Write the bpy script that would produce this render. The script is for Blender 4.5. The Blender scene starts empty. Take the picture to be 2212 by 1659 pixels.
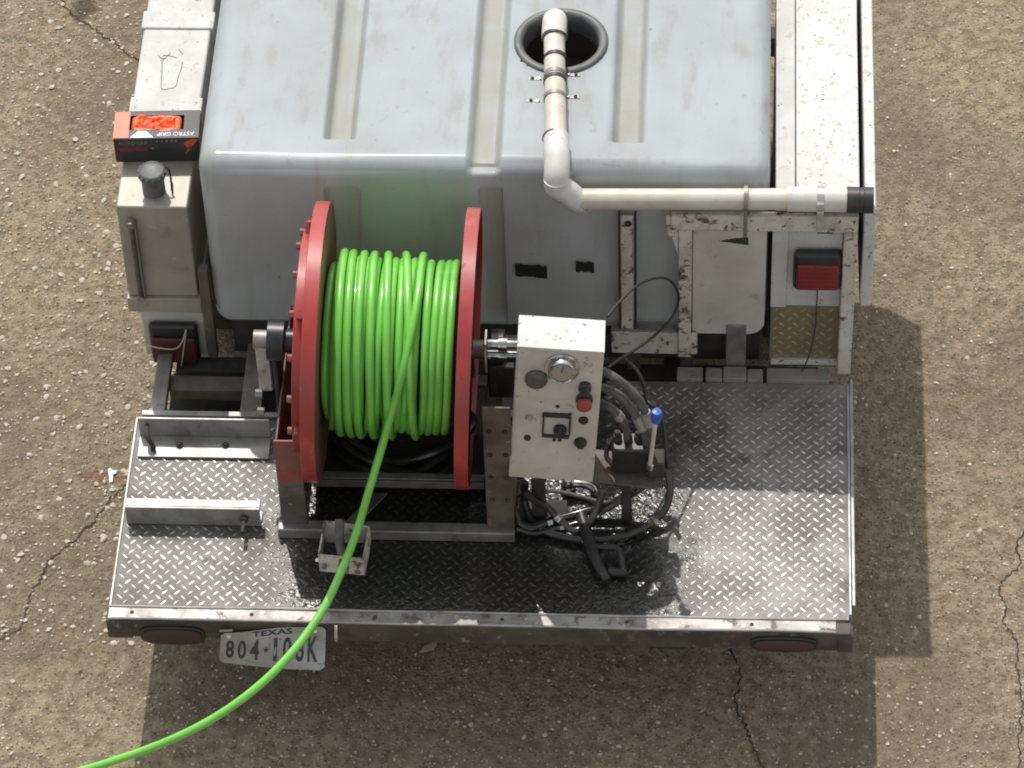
import bpy, bmesh, math, random
import numpy as np
from mathutils import Vector, Matrix

random.seed(7); rng = np.random.default_rng(11)
scene = bpy.context.scene
COL = scene.collection

# ------------------------------------------------------------------ camera
PW, PH = 2212.0, 1659.0
F = 8590.87
CAM = np.array([0.65816, -7.04857, 9.40184])
PITCH, YAW, ROLL = math.radians(48.4483), math.radians(-4.34815), math.radians(-2.28331)
fd = np.array([math.sin(YAW)*math.cos(PITCH), math.cos(YAW)*math.cos(PITCH), -math.sin(PITCH)])
_r = np.array([math.cos(YAW), -math.sin(YAW), 0.0]); _u = np.cross(_r, fd)
rt = _r*math.cos(ROLL) + _u*math.sin(ROLL)
up = _u*math.cos(ROLL) - _r*math.sin(ROLL)
cd = bpy.data.cameras.new('camera'); cam = bpy.data.objects.new('camera', cd); COL.objects.link(cam)
cd.sensor_width = 36.0; cd.lens = 36.0*F/PW; cd.clip_start = 0.1; cd.clip_end = 500
cam.matrix_world = Matrix(((rt[0], up[0], -fd[0], CAM[0]), (rt[1], up[1], -fd[1], CAM[1]),
                           (rt[2], up[2], -fd[2], CAM[2]), (0, 0, 0, 1)))
scene.camera = cam

# ------------------------------------------------------------------ light
SUN = Vector((0.176, -0.6, -1.0)).normalized()          # direction the light travels
wd = bpy.data.worlds.new('World'); scene.world = wd; wd.use_nodes = True
nt = wd.node_tree; sky = nt.nodes.new('ShaderNodeTexSky'); sky.sky_type = 'NISHITA'; sky.sun_disc = False
sky.sun_elevation = math.asin(-SUN.z); sky.sun_rotation = math.atan2(-SUN.x, -SUN.y)
sky.dust_density = 2.0
hs_ = nt.nodes.new('ShaderNodeHueSaturation'); hs_.inputs['Saturation'].default_value = .22      # hazy, near white summer sky
nt.links.new(sky.outputs[0], hs_.inputs['Color']); nt.links.new(hs_.outputs[0], nt.nodes['Background'].inputs[0]); nt.nodes['Background'].inputs[1].default_value = 0.15
sl = bpy.data.lights.new('sun', 'SUN'); sl.energy = 2.5; sl.angle = math.radians(0.55); sl.color = (1.0, 0.955, 0.89)
so = bpy.data.objects.new('sun', sl); COL.objects.link(so); so.rotation_euler = SUN.to_track_quat('-Z', 'Y').to_euler()
so.location = (-3, 8, 14)
scene.view_settings.view_transform = 'Standard'; scene.view_settings.look = 'None'
scene.view_settings.gamma = 1.0; scene.view_settings.exposure = 0.36
scene.render.resolution_x, scene.render.resolution_y = 1024, 768
scene.render.engine = 'CYCLES'
scene.cycles.filter_width = 1.9

# ------------------------------------------------------------------ photo pixel -> place
def ray(a, b): return fd*F + rt*(a-PW/2) - up*(b-PH/2)
def zp(a, b, z): v = ray(a, b); return CAM + v*(z-CAM[2])/v[2]
def yp(a, b, y): v = ray(a, b); return CAM + v*(y-CAM[1])/v[1]
def pp(a, b, P, N): v = ray(a, b); return CAM + v*(np.dot(np.array(P)-CAM, N)/np.dot(v, N))
def crop(x, y, ox, oy, s): return ((ox+x/s)/1.36709, (oy+y/s)/1.36709)

# ------------------------------------------------------------------ materials
def lin(c): return tuple(((x/255)/12.92 if x/255 <= .04045 else ((x/255+.055)/1.055)**2.4) for x in c)
def mat(name, c1, c2=None, scale=8, rough=.5, metal=0, bump=0, bscale=60, spots=(), rvar=0, extra=None, spec=.5, coat=0, crough=.13, rampw=(.35, .65), edge=None):
    m = bpy.data.materials.new(name); m.use_nodes = True; n = m.node_tree.nodes; L = m.node_tree.links
    b = n['Principled BSDF']; tc = n.new('ShaderNodeTexCoord').outputs['Object']
    def noise(sc, det=6, ro=.6, dist=0, vec=None):
        t = n.new('ShaderNodeTexNoise'); t.inputs['Scale'].default_value = sc; t.inputs['Detail'].default_value = det
        t.inputs['Roughness'].default_value = ro; t.inputs['Distortion'].default_value = dist
        L.new(vec or tc, t.inputs['Vector']); return t.outputs['Fac']
    def ramp(f, a, c):
        t = n.new('ShaderNodeMapRange'); t.inputs[1].default_value = a; t.inputs[2].default_value = c
        t.interpolation_type = 'SMOOTHSTEP'; L.new(f, t.inputs[0]); return t.outputs[0]
    def mix(f, a, c):
        t = n.new('ShaderNodeMix'); t.data_type = 'RGBA'
        if hasattr(f, 'links') or not isinstance(f, (int, float)): L.new(f, t.inputs[0])
        else: t.inputs[0].default_value = f
        for s, v in ((6, a), (7, c)):
            if isinstance(v, tuple): t.inputs[s].default_value = (*v, 1)
            else: L.new(v, t.inputs[s])
        return t.outputs[2]
    def math_(op, a, c):
        t = n.new('ShaderNodeMath'); t.operation = op
        for i, v in enumerate((a, c)):
            if isinstance(v, (int, float)): t.inputs[i].default_value = v
            else: L.new(v, t.inputs[i])
        return t.outputs[0]
    col = c1; rg = rough
    if c2: col = mix(ramp(noise(scale), *rampw), c1, c2)
    if rvar: rg = math_('ADD', math_('MULTIPLY', math_('SUBTRACT', noise(scale*2.3), .5), rvar*2), rough)
    for (sc, th, soft, c, *r2) in spots:
        k = ramp(noise(sc, 8, .65, .3), th, th+soft); col = mix(k, col, c)
        if r2: rg = math_('ADD', math_('MULTIPLY', k, r2[0]), rg)
    if edge:                                     # paint rubbed off along edges
        bv = n.new('ShaderNodeBevel'); bv.samples = 4; bv.inputs['Radius'].default_value = edge[0]
        ge = n.new('ShaderNodeNewGeometry'); dt = n.new('ShaderNodeVectorMath'); dt.operation = 'DOT_PRODUCT'
        L.new(bv.outputs[0], dt.inputs[0]); L.new(ge.outputs['Normal'], dt.inputs[1])
        k = H_mul(math_, ramp(dt.outputs['Value'], .985, .86), ramp(noise(edge[2] if len(edge) > 2 else 30, 6, .7), .40, .58)); col = mix(k, col, edge[1])
    b.inputs['Metallic'].default_value = metal; b.inputs['Specular IOR Level'].default_value = spec
    b.inputs['Coat Weight'].default_value = coat; b.inputs['Coat Roughness'].default_value = crough
    if bump:
        bn = n.new('ShaderNodeBump'); bn.inputs['Strength'].default_value = bump; bn.inputs['Distance'].default_value = .004
        L.new(noise(bscale, 5), bn.inputs['Height']); L.new(bn.outputs[0], b.inputs['Normal'])
    H = dict(n=n, L=L, b=b, noise=noise, ramp=ramp, mix=mix, math=math_, tc=tc)
    if extra:
        col, rg = extra(H, col, rg)
    if isinstance(col, tuple): b.inputs['Base Color'].default_value = (*col, 1)
    else: L.new(col, b.inputs['Base Color'])
    if isinstance(rg, (int, float)): b.inputs['Roughness'].default_value = rg
    else: L.new(rg, b.inputs['Roughness'])
    return m

def ground_extra(H, col, rg):
    n, L = H['n'], H['L']
    # fine aggregate: small pale and dark grains in the cement
    v = n.new('ShaderNodeTexVoronoi'); v.inputs['Scale'].default_value = 95; v.inputs['Randomness'].default_value = 1
    L.new(H['tc'], v.inputs['Vector'])
    sep = n.new('ShaderNodeSeparateColor'); L.new(v.outputs['Color'], sep.inputs[0])
    inside = H['ramp'](v.outputs['Distance'], .42, .30)
    pale = H['math']('MULTIPLY', H['ramp'](sep.outputs[0], .74, .80), inside)
    dark = H['math']('MULTIPLY', H['ramp'](sep.outputs[1], .72, .78), inside)
    col = H['mix'](H['math']('MULTIPLY', pale, .75), col, (.44, .40, .315))
    col = H['mix'](H['math']('MULTIPLY', dark, .75), col, (.075, .06, .045))
    v2 = n.new('ShaderNodeTexVoronoi'); v2.inputs['Scale'].default_value = 52
    L.new(H['tc'], v2.inputs['Vector']); s2 = n.new('ShaderNodeSeparateColor'); L.new(v2.outputs['Color'], s2.inputs[0])
    in2 = H['ramp'](H['math']('ADD', v2.outputs['Distance'], H['math']('MULTIPLY', H['noise'](120, 3), .3)), .50, .34)
    col = H['mix'](H['math']('MULTIPLY', H['math']('MULTIPLY', H['ramp'](s2.outputs[0], .80, .86), in2), .6), col, (.41, .37, .29))
    col = H['mix'](H['math']('MULTIPLY', H['math']('MULTIPLY', H['ramp'](s2.outputs[1], .76, .82), in2), .6), col, (.095, .078, .055))
    big = H['ramp'](H['noise'](1.3, 4, .55, .4), .42, .66)
    col = H['mix'](H['math']('MULTIPLY', big, .55), col, (.155, .122, .082))
    # worn red paint stain beside the trailer
    s = n.new('ShaderNodeSeparateXYZ'); L.new(H['tc'], s.inputs[0])
    P = RED
    dx = H['math']('ABSOLUTE', H['math']('SUBTRACT', s.outputs[0], float(P[0])), 0)
    dy = H['math']('ABSOLUTE', H['math']('SUBTRACT', s.outputs[1], float(P[1])), 0)
    d = H['math']('ADD', H['math']('MULTIPLY', dx, 7.5), H['math']('MULTIPLY', dy, 22))
    d = H['math']('ADD', d, H['math']('MULTIPLY', H['noise'](28, 6, .7), 1.6))
    col = H['mix'](H['math']('MULTIPLY', H['ramp'](d, 1.75, 1.25), .38), col, (.25, .075, .05))
    # soil stain round the top left crack
    P2 = SOIL
    dx = H['math']('ABSOLUTE', H['math']('SUBTRACT', s.outputs[0], float(P2[0])), 0)
    dy = H['math']('ABSOLUTE', H['math']('SUBTRACT', s.outputs[1], float(P2[1])), 0)
    d = H['math']('ADD', H['math']('MULTIPLY', dx, 12), H['math']('MULTIPLY', dy, 8))
    d = H['math']('ADD', d, H['math']('MULTIPLY', H['noise'](14, 6, .7), 2))
    col = H['mix'](H['math']('MULTIPLY', H['ramp'](d, 2.0, 1.2), .8), col, (.06, .05, .034))
    # grain bump
    bn = n.new('ShaderNodeBump'); bn.inputs['Strength'].default_value = 1.0; bn.inputs['Distance'].default_value = .009
    h = H['math']('ADD', H['noise'](70, 8, .75), H['math']('MULTIPLY', v.outputs['Distance'], -.5))
    L.new(h, bn.inputs['Height']); L.new(bn.outputs[0], H['b'].inputs['Normal'])
    return col, rg
RED = zp(222, 1030, 0); SOIL = zp(180, 18, 0)

def deck_extra(H, col, rg, mt=.25):
    n, L = H['n'], H['L']
    s = n.new('ShaderNodeSeparateXYZ'); L.new(H['tc'], s.inputs[0])
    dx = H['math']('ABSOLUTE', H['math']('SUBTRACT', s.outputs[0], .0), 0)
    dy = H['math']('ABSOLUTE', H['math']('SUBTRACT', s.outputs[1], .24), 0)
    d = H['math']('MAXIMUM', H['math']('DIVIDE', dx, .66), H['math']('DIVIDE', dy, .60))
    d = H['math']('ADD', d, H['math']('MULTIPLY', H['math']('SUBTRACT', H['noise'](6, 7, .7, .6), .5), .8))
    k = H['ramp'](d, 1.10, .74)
    col = H['mix'](H['math']('MULTIPLY', k, .94), col, (.014, .013, .011))  # wet plate, with the shadow under reel and box put into its colour
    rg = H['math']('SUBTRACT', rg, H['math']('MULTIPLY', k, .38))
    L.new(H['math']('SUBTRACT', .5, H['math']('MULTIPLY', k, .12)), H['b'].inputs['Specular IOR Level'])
    # brown mud on the left, rubbed bright on the right
    br = H['math']('MULTIPLY', H['ramp'](s.outputs[0], -.2, -.6), H['ramp'](H['noise'](3.4, 7, .7, .5), .44, .66))
    col = H['mix'](H['math']('MULTIPLY', br, .8), col, (.075, .062, .043))
    wr = H['math']('MULTIPLY', H['ramp'](s.outputs[0], .45, .75), H['ramp'](H['noise'](4.2, 7, .7, .5), .42, .60))
    col = H['mix'](H['math']('MULTIPLY', wr, .55), col, (.33, .32, .29))
    # water film ripples in the wet part
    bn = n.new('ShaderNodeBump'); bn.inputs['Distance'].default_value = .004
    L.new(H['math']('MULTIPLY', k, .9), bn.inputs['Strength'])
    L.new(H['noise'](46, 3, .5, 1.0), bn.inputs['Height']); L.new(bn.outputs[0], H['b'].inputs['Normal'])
    # the metal shows less where it is wet, dirty and shaded in colour
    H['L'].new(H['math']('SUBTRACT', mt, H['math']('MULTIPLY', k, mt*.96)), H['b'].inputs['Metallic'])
    return col, rg

def tank_extra(H, col, rg):
    mp = H['n'].new('ShaderNodeMapping'); mp.inputs['Scale'].default_value = (16, 5, 1.6); H['L'].new(H['tc'], mp.inputs[0])
    col = H['mix'](H['math']('MULTIPLY', H['ramp'](H['noise'](1.0, 6, .65, 0, mp.outputs[0]), .50, .72), .55), col, (.30, .285, .235))
    col = H['mix'](H['math']('MULTIPLY', H['ramp'](H['noise'](2.2, 8, .7, .8), .50, .70), .45), col, (.30, .31, .29))
    col = H['mix'](H['math']('MULTIPLY', H['ramp'](H['noise'](24, 6, .7, 1.5), .60, .70), .5), col, (.24, .235, .20))
    a = H['n'].new('ShaderNodeAttribute'); a.attribute_name = 'grime'
    k = H['math']('MULTIPLY', a.outputs['Fac'], H['math']('ADD', .35, H['ramp'](H['noise'](5, 5), .3, .75)))
    col = H['mix'](H['math']('MULTIPLY', k, .6), col, (.40, .37, .28))
    return col, rg

def H_mul(m, a, b): return m('MULTIPLY', a, b)
MT = {}
def build_mats():
    M = MT
    M['ground'] = mat('weathered_concrete', (.35, .282, .190), (.215, .171, .111), 24, .9, bump=0, spots=((30, .56, .12, (.35, .295, .22)), (42, .60, .08, (.10, .082, .06))), extra=ground_extra, spec=.2)
    M['pebble'] = mat('pale_aggregate', (.60, .55, .46), (.36, .31, .24), 9, .75, spots=((30, .6, .1, (.5, .36, .25)),), spec=.3)
    M['crack'] = mat('crack_soil', (.085, .07, .05), (.045, .037, .027), 25, 1, bump=.6, bscale=120, spec=.1)
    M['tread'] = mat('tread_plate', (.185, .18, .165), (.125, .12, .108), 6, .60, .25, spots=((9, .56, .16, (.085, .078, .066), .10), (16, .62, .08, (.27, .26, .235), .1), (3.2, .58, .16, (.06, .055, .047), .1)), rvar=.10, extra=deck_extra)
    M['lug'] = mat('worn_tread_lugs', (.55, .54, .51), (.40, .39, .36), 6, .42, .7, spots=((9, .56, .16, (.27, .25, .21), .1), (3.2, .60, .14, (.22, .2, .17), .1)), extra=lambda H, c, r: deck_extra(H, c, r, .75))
    M['tan_tread'] = mat('tan_tread_plate', (.25, .20, .11), (.20, .16, .095), 9, .5, .2, spots=((14, .6, .1, (.12, .10, .07)),))
    M['tan_lug'] = mat('tan_tread_lugs', (.34, .28, .17), (.27, .22, .13), 9, .4, .3)
    M['alu'] = mat('dull_aluminium', (.40, .39, .375), (.27, .26, .24), 10, .5, .55, spots=((22, .6, .1, (.22, .19, .16), .2), (60, .66, .05, (.72, .71, .69))), rvar=.1)
    M['trimflat'] = mat('grimy_trim_strip', (.34, .325, .30), (.17, .155, .135), 11, .5, .4, spots=((20, .55, .1, (.13, .10, .08), .1), (34, .6, .06, (.5, .48, .45))))
    M['steel'] = mat('grey_steel', (.30, .285, .26), (.20, .185, .165), 12, .5, .5, spots=((20, .6, .12, (.11, .09, .07), .2),), rvar=.08)
    M['bright'] = mat('bright_steel', (.72, .71, .68), (.5, .49, .46), 20, .22, .95)
    M['brown'] = mat('grimy_brown_steel', (.155, .135, .11), (.095, .08, .065), 10, .6, .2, spots=((16, .6, .12, (.21, .13, .075), .1), (30, .63, .08, (.30, .27, .22))))
    M['bumper'] = mat('grimy_bumper_steel', (.10, .088, .072), (.055, .047, .038), 9, .7, .1, spots=((12, .55, .14, (.15, .10, .065)), (26, .6, .08, (.20, .18, .15))))
    M['dark'] = mat('dark_grimy_steel', (.05, .046, .04), (.03, .027, .024), 14, .78, .0, spots=((18, .62, .1, (.09, .07, .05)),))
    M['white'] = mat('chipped_white_paint', (.52, .52, .50), (.44, .435, .41), 7, .6, spots=((26, .60, .06, (.40, .37, .31)), (48, .645, .03, (.12, .095, .07)), (4, .60, .2, (.5, .47, .41))), bump=.08, bscale=50)
    M['white_spot'] = mat('speckled_white_paint', (.58, .585, .57), (.50, .50, .475), 6, .6, spots=((34, .59, .05, (.42, .38, .31)), (58, .62, .025, (.13, .105, .08)), (9, .63, .1, (.52, .49, .43))), bump=.1, bscale=60)
    M['rusty'] = mat('rusty_white_paint', (.62, .59, .52), (.48, .45, .385), 8, .55, spots=((9, .52, .18, (.36, .31, .24)), (21, .565, .07, (.135, .075, .042)), (44, .60, .05, (.085, .055, .037)), (60, .64, .03, (.03, .025, .02))), bump=.3, bscale=30, edge=(.008, (.10, .055, .03), 18))
    M['panelwhite'] = mat('scuffed_white_panel', (.56, .535, .475), (.45, .425, .365), 5, .5, spots=((11, .60, .08, (.36, .34, .29)), (30, .66, .05, (.2, .18, .15))), bump=.05)
    M['tank'] = mat('milky_white_plastic', (.455, .50, .52), (.405, .44, .45), 3.5, .6, spots=((7, .60, .14, (.37, .385, .375)), (46, .685, .02, (.2, .185, .16)), (17, .64, .08, (.38, .375, .34))), extra=tank_extra, bump=.03, bscale=9, coat=.45, crough=.14, spec=.35)
    M['tankin'] = mat('tank_inside', (.20, .16, .11), (.15, .12, .08), 4, .6)
    M['ring'] = mat('grey_rubber_ring', (.13, .135, .135), (.08, .083, .083), 14, .5)
    M['water'] = mat('murky_water', (.20, .15, .09), None, 1, .3)
    M['pvc'] = mat('aged_pvc', (.58, .55, .475), (.49, .45, .365), 9, .45, spots=((24, .60, .08, (.46, .38, .27)), (60, .67, .03, (.25, .20, .15))))
    M['pvcw'] = mat('white_pvc_fitting', (.62, .61, .58), (.53, .51, .47), 10, .42, spots=((22, .62, .06, (.42, .31, .2)), (50, .66, .04, (.3, .27, .24))))
    M['black'] = mat('black_rubber', (.022, .022, .02), (.035, .033, .03), 20, .45, spots=((30, .62, .1, (.075, .068, .058)),))
    M['wetblack'] = mat('wet_black_rubber', (.03, .029, .026), (.05, .047, .04), 20, .16, spots=((30, .6, .1, (.09, .08, .065)),))
    M['blackp'] = mat('black_plastic', (.018, .018, .018), (.028, .027, .026), 20, .35)
    M['greyhose'] = mat('dusty_hydraulic_hose', (.12, .112, .10), (.07, .065, .058), 30, .6)
    M['green'] = mat('lime_green_hose', (.20, .57, .08), (.165, .50, .068), 5, .36, spots=((40, .68, .05, (.12, .37, .065)), (5, .60, .1, (.13, .42, .07))), coat=.5, crough=.10)
    M['red'] = mat('chipped_red_paint', (.40, .036, .033), (.30, .028, .026), 6, .45, spots=((15, .62, .08, (.20, .03, .025), .15), (38, .68, .03, (.06, .03, .025), .2), (8, .58, .12, (.34, .09, .085))), bump=.06, bscale=40, coat=.3, crough=.18, edge=(.010, (.15, .075, .06), 16))
    M['redpost'] = mat('oversprayed_red_steel', (.30, .05, .042), (.20, .10, .085), 9, .5, spots=((13, .56, .14, (.17, .14, .12)),))
    M['yellowish'] = mat('stained_inner_flange', (.20, .065, .035), (.13, .085, .035), 7, .5, spots=((10, .58, .2, (.30, .03, .025)),))
    M['lens'] = mat('shaded_red_lens', (.085, .016, .016), (.06, .015, .014), 10, .5, spots=((10, .52, .2, (.04, .022, .019), .2),))  # left tail lamp lens, its deep shade put into the colour
    M['lensr'] = mat('ruby_lens', (.22, .018, .018), (.16, .014, .014), 10, .25, spots=((12, .58, .2, (.09, .02, .018), .2),))
    M['lensd'] = mat('dull_red_lens', (.062, .026, .022), (.048, .026, .022), 10, .55)  # duller, browner red for the bumper lamps
    M['cbox'] = mat('grimy_beige_box', (.55, .51, .44), (.45, .41, .345), 7, .5, spots=((13, .60, .10, (.30, .26, .205)), (40, .66, .04, (.15, .12, .09)), (5, .56, .15, (.33, .29, .23)), (22, .6, .07, (.24, .20, .155))), bump=.05, edge=(.004, (.22, .19, .15), 25))
    M['cboxtop'] = M['white_spot']
    M['kerbgrey'] = mat('dirty_grey_strip', (.27, .26, .235), (.20, .19, .165), 9, .65, spots=((20, .56, .1, (.12, .105, .085)),), edge=(.005, (.11, .09, .07), 25))
    M['hyd'] = mat('dull_khaki_steel', (.40, .375, .32), (.31, .285, .235), 5, .5, .25, spots=((10, .58, .14, (.24, .20, .15)), (30, .64, .06, (.5, .47, .41))))
    M['blue'] = mat('blue_knob', (.03, .10, .42), None, 1, .4)
    M['redknob'] = mat('red_button', (.34, .055, .048), (.27, .05, .042), 20, .5)
    M['orange'] = mat('orange_glove', (.85, .135, .035), (.75, .10, .03), 20, .42)
    M['carton'] = mat('glossy_black_carton', (.028, .028, .03), (.038, .038, .04), 8, .22)
    M['cartono'] = mat('glossy_orange_carton', (.72, .13, .04), (.60, .09, .03), 14, .3)
    M['print'] = mat('white_print', (.78, .78, .78), None, 1, .3)
    M['printg'] = mat('grey_print', (.20, .20, .20), None, 1, .35)
    M['maroon'] = mat('maroon_print', (.14, .035, .028), None, 1, .4)
    M['plate'] = mat('worn_plate_white', (.38, .375, .35), (.29, .285, .26), 14, .5, spots=((18, .56, .12, (.19, .18, .155)), (40, .62, .05, (.10, .09, .075))))
    M['ink'] = mat('plate_ink', (.025, .025, .03), (.06, .06, .062), 30, .5)
    M['leaf'] = mat('dry_leaf', (.55, .47, .34), (.42, .33, .22), 30, .7)
    M['clear'] = mat('wet_chrome', (.55, .55, .53), (.25, .24, .22), 40, .12, .9)
build_mats()

# ------------------------------------------------------------------ mesh helpers
class MB:
    def __init__(s): s.v = []; s.f = []
    def add(s, V, Fs):
        o = len(s.v); s.v.extend([tuple(float(c) for c in p) for p in V]); s.f.extend([tuple(i+o for i in q) for q in Fs]); return s
    def box(s, lo, hi):
        x0, y0, z0 = lo; x1, y1, z1 = hi
        V = [(x0,y0,z0),(x1,y0,z0),(x1,y1,z0),(x0,y1,z0),(x0,y0,z1),(x1,y0,z1),(x1,y1,z1),(x0,y1,z1)]
        return s.add(V, [(3,2,1,0),(4,5,6,7),(0,1,5,4),(1,2,6,5),(2,3,7,6),(3,0,4,7)])
    def frame_box(s, O, ex, ey, ez, lo, hi):       # a box in a turned frame
        o = len(s.v); s.box(lo, hi)
        for i in range(o, len(s.v)):
            a = s.v[i]; s.v[i] = tuple(np.array(O)+ex*a[0]+ey*a[1]+ez*a[2])
        return s
    def tube(s, path, r, n=12, cap=True, closed=False):
        P = [np.array(p, float) for p in path]; m = len(P); R = r if hasattr(r, '__len__') else [r]*m
        T = []
        for i in range(m):
            a = P[i-1] if i else (P[-1] if closed else P[0]); c = P[i+1] if i < m-1 else (P[0] if closed else P[-1])
            t = c-a; T.append(t/(np.linalg.norm(t)+1e-12))
        nrm = np.cross(T[0], (0.31, .2, .93)); nrm /= np.linalg.norm(nrm); V = []
        for i in range(m):
            nrm = nrm - T[i]*np.dot(nrm, T[i]); nrm /= np.linalg.norm(nrm); b = np.cross(T[i], nrm)
            for k in range(n):
                a = 2*math.pi*k/n; V.append(P[i]+R[i]*(nrm*math.cos(a)+b*math.sin(a)))
        Fs = []
        for i in range(m if closed else m-1):
            j = (i+1) % m
            for k in range(n): Fs.append((i*n+k, i*n+(k+1) % n, j*n+(k+1) % n, j*n+k))
        if cap and not closed: Fs += [tuple(reversed(range(n))), tuple((m-1)*n+k for k in range(n))]
        return s.add(V, Fs)
    def cyl(s, a, b, r, n=20, r2=None): return s.tube([a, b], [r, r if r2 is None else r2], n)
    def lathe(s, O, axis, prof, n=48, closed=False):        # prof: (distance along axis, radius)
        O = np.array(O, float); ax = np.array(axis, float); ax /= np.linalg.norm(ax)
        e1 = np.cross(ax, (0, 0, 1) if abs(ax[2]) < .9 else (1, 0, 0)); e1 /= np.linalg.norm(e1); e2 = np.cross(ax, e1)
        V = [O+ax*h+r*(e1*math.cos(2*math.pi*k/n)+e2*math.sin(2*math.pi*k/n)) for (h, r) in prof for k in range(n)]
        m = len(prof); Fs = []
        for i in range(m if closed else m-1):
            j = (i+1) % m
            for k in range(n): Fs.append((i*n+k, i*n+(k+1) % n, j*n+(k+1) % n, j*n+k))
        return s.add(V, Fs)
    def poly(s, pts, off):                        # prism: outline swept by off
        off = np.array(off, float); m = len(pts); V = [np.array(p, float) for p in pts]; V += [p+off for p in V]
        Fs = [tuple(range(m)), tuple(reversed(range(m, 2*m)))] + [(i, m+i, m+(i+1) % m, (i+1) % m) for i in range(m)]
        return s.add(V, Fs)
ORG = {}
def thing(name, label, cat, loc=(0, 0, 0), group=None):
    o = bpy.data.objects.new(name, None); COL.objects.link(o); o.location = loc; o.empty_display_size = .1
    o['label'] = label; o['category'] = cat
    if group: o['group'] = group
    ORG[o.name] = np.array(loc, float); return o
def obj(name, mb, m, parent=None, bevel=0, smooth=35, kind=None, label=None, seg=2):
    org = ORG.get(parent.name, np.zeros(3)) if parent else np.zeros(3)
    if isinstance(mb, MB):
        me = bpy.data.meshes.new(name); me.from_pydata([tuple(np.array(v)-org) for v in mb.v], [], mb.f)
    else: me = mb
    bm = bmesh.new(); bm.from_mesh(me); bmesh.ops.recalc_face_normals(bm, faces=bm.faces); bm.to_mesh(me); bm.free()
    me.polygons.foreach_set('use_smooth', [True]*len(me.polygons)); me.set_sharp_from_angle(angle=math.radians(smooth))
    me.materials.append(MT[m]); o = bpy.data.objects.new(name, me); COL.objects.link(o)
    if parent: o.parent = parent; ORG[o.name] = org
    if bevel:
        b = o.modifiers.new('bevel', 'BEVEL'); b.width = bevel; b.segments = seg; b.limit_method = 'ANGLE'; b.angle_limit = math.radians(40)
        b.harden_normals = False
    if kind: o['kind'] = kind
    if label: o['label'] = label
    return o
def B(name, lo, hi, m, parent, bevel=.003, **k): return obj(name, MB().box(lo, hi), m, parent, bevel, **k)
def tag(o, label, cat, group=None):
    o['label'] = label; o['category'] = cat
    if group: o['group'] = group
    return o
def smooth_path(pts, sub=8):
    P = [np.array(p, float) for p in pts]; P = [2*P[0]-P[1]]+P+[2*P[-1]-P[-2]]; out = []
    for i in range(1, len(P)-2):
        for k in range(sub):
            t = k/sub; a, b, c, d = P[i-1], P[i], P[i+1], P[i+2]
            out.append(.5*((2*b)+(c-a)*t+(2*a-5*b+4*c-d)*t*t+(-a+3*b-3*c+d)*t**3))
    out.append(P[-2]); return out
def text_shape(body, width=None, height=1.0, bold=0.0):
    cu = bpy.data.curves.new('t', 'FONT'); cu.body = body; cu.extrude = 0; cu.resolution_u = 3; cu.offset = bold
    o = bpy.data.objects.new('t', cu); COL.objects.link(o); dg = bpy.context.evaluated_depsgraph_get()
    me = bpy.data.meshes.new_from_object(o.evaluated_get(dg)); V = np.array([v.co[:] for v in me.vertices]); Fs = [tuple(p.vertices) for p in me.polygons]
    bpy.data.objects.remove(o); bpy.data.curves.remove(cu); bpy.data.meshes.remove(me)
    V[:, 0] -= V[:, 0].min(); V[:, 1] -= V[:, 1].min(); V[:, 1] *= height/V[:, 1].max()
    V[:, 0] *= (width/V[:, 0].max()) if width else height
    return V, Fs
def vnoise(x, y, cell, seed):
    r = np.random.default_rng(seed); G = r.random((64, 64)); u = x/cell; v = y/cell
    i = np.floor(u).astype(int); j = np.floor(v).astype(int); a = u-i; b = v-j; a = a*a*(3-2*a); b = b*b*(3-2*b)
    g = lambda p, q: G[p % 64, q % 64]
    return (g(i, j)*(1-a)+g(i+1, j)*a)*(1-b)+(g(i, j+1)*(1-a)+g(i+1, j+1)*a)*b
def grid_mesh(name, xs, ys, zf):
    Xg, Yg = np.meshgrid(xs, ys, indexing='ij'); Zg = zf(Xg, Yg); nx, ny = len(xs), len(ys)
    V = np.stack([Xg, Yg, Zg], -1).reshape(-1, 3); idx = np.arange(nx*ny).reshape(nx, ny)
    Q = np.stack([idx[:-1, :-1], idx[1:, :-1], idx[1:, 1:], idx[:-1, 1:]], -1).reshape(-1, 4)
    return np_mesh(name, V, Q)
def np_mesh(name, V, Q):
    me = bpy.data.meshes.new(name); k = Q.shape[1]; me.vertices.add(len(V)); me.vertices.foreach_set('co', V.astype(np.float32).ravel())
    me.loops.add(Q.size); me.loops.foreach_set('vertex_index', Q.astype(np.int32).ravel())
    me.polygons.add(len(Q)); me.polygons.foreach_set('loop_start', np.arange(0, Q.size, k, dtype=np.int32))
    me.update(calc_edges=True); me.validate(); return me
def raw(name, me, m, parent=None, smooth=True, kind=None):
    me.polygons.foreach_set('use_smooth', [smooth]*len(me.polygons)); me.materials.append(MT[m])
    o = bpy.data.objects.new(name, me); COL.objects.link(o)
    if parent: o.parent = parent
    if kind: o['kind'] = kind
    return o
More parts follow.
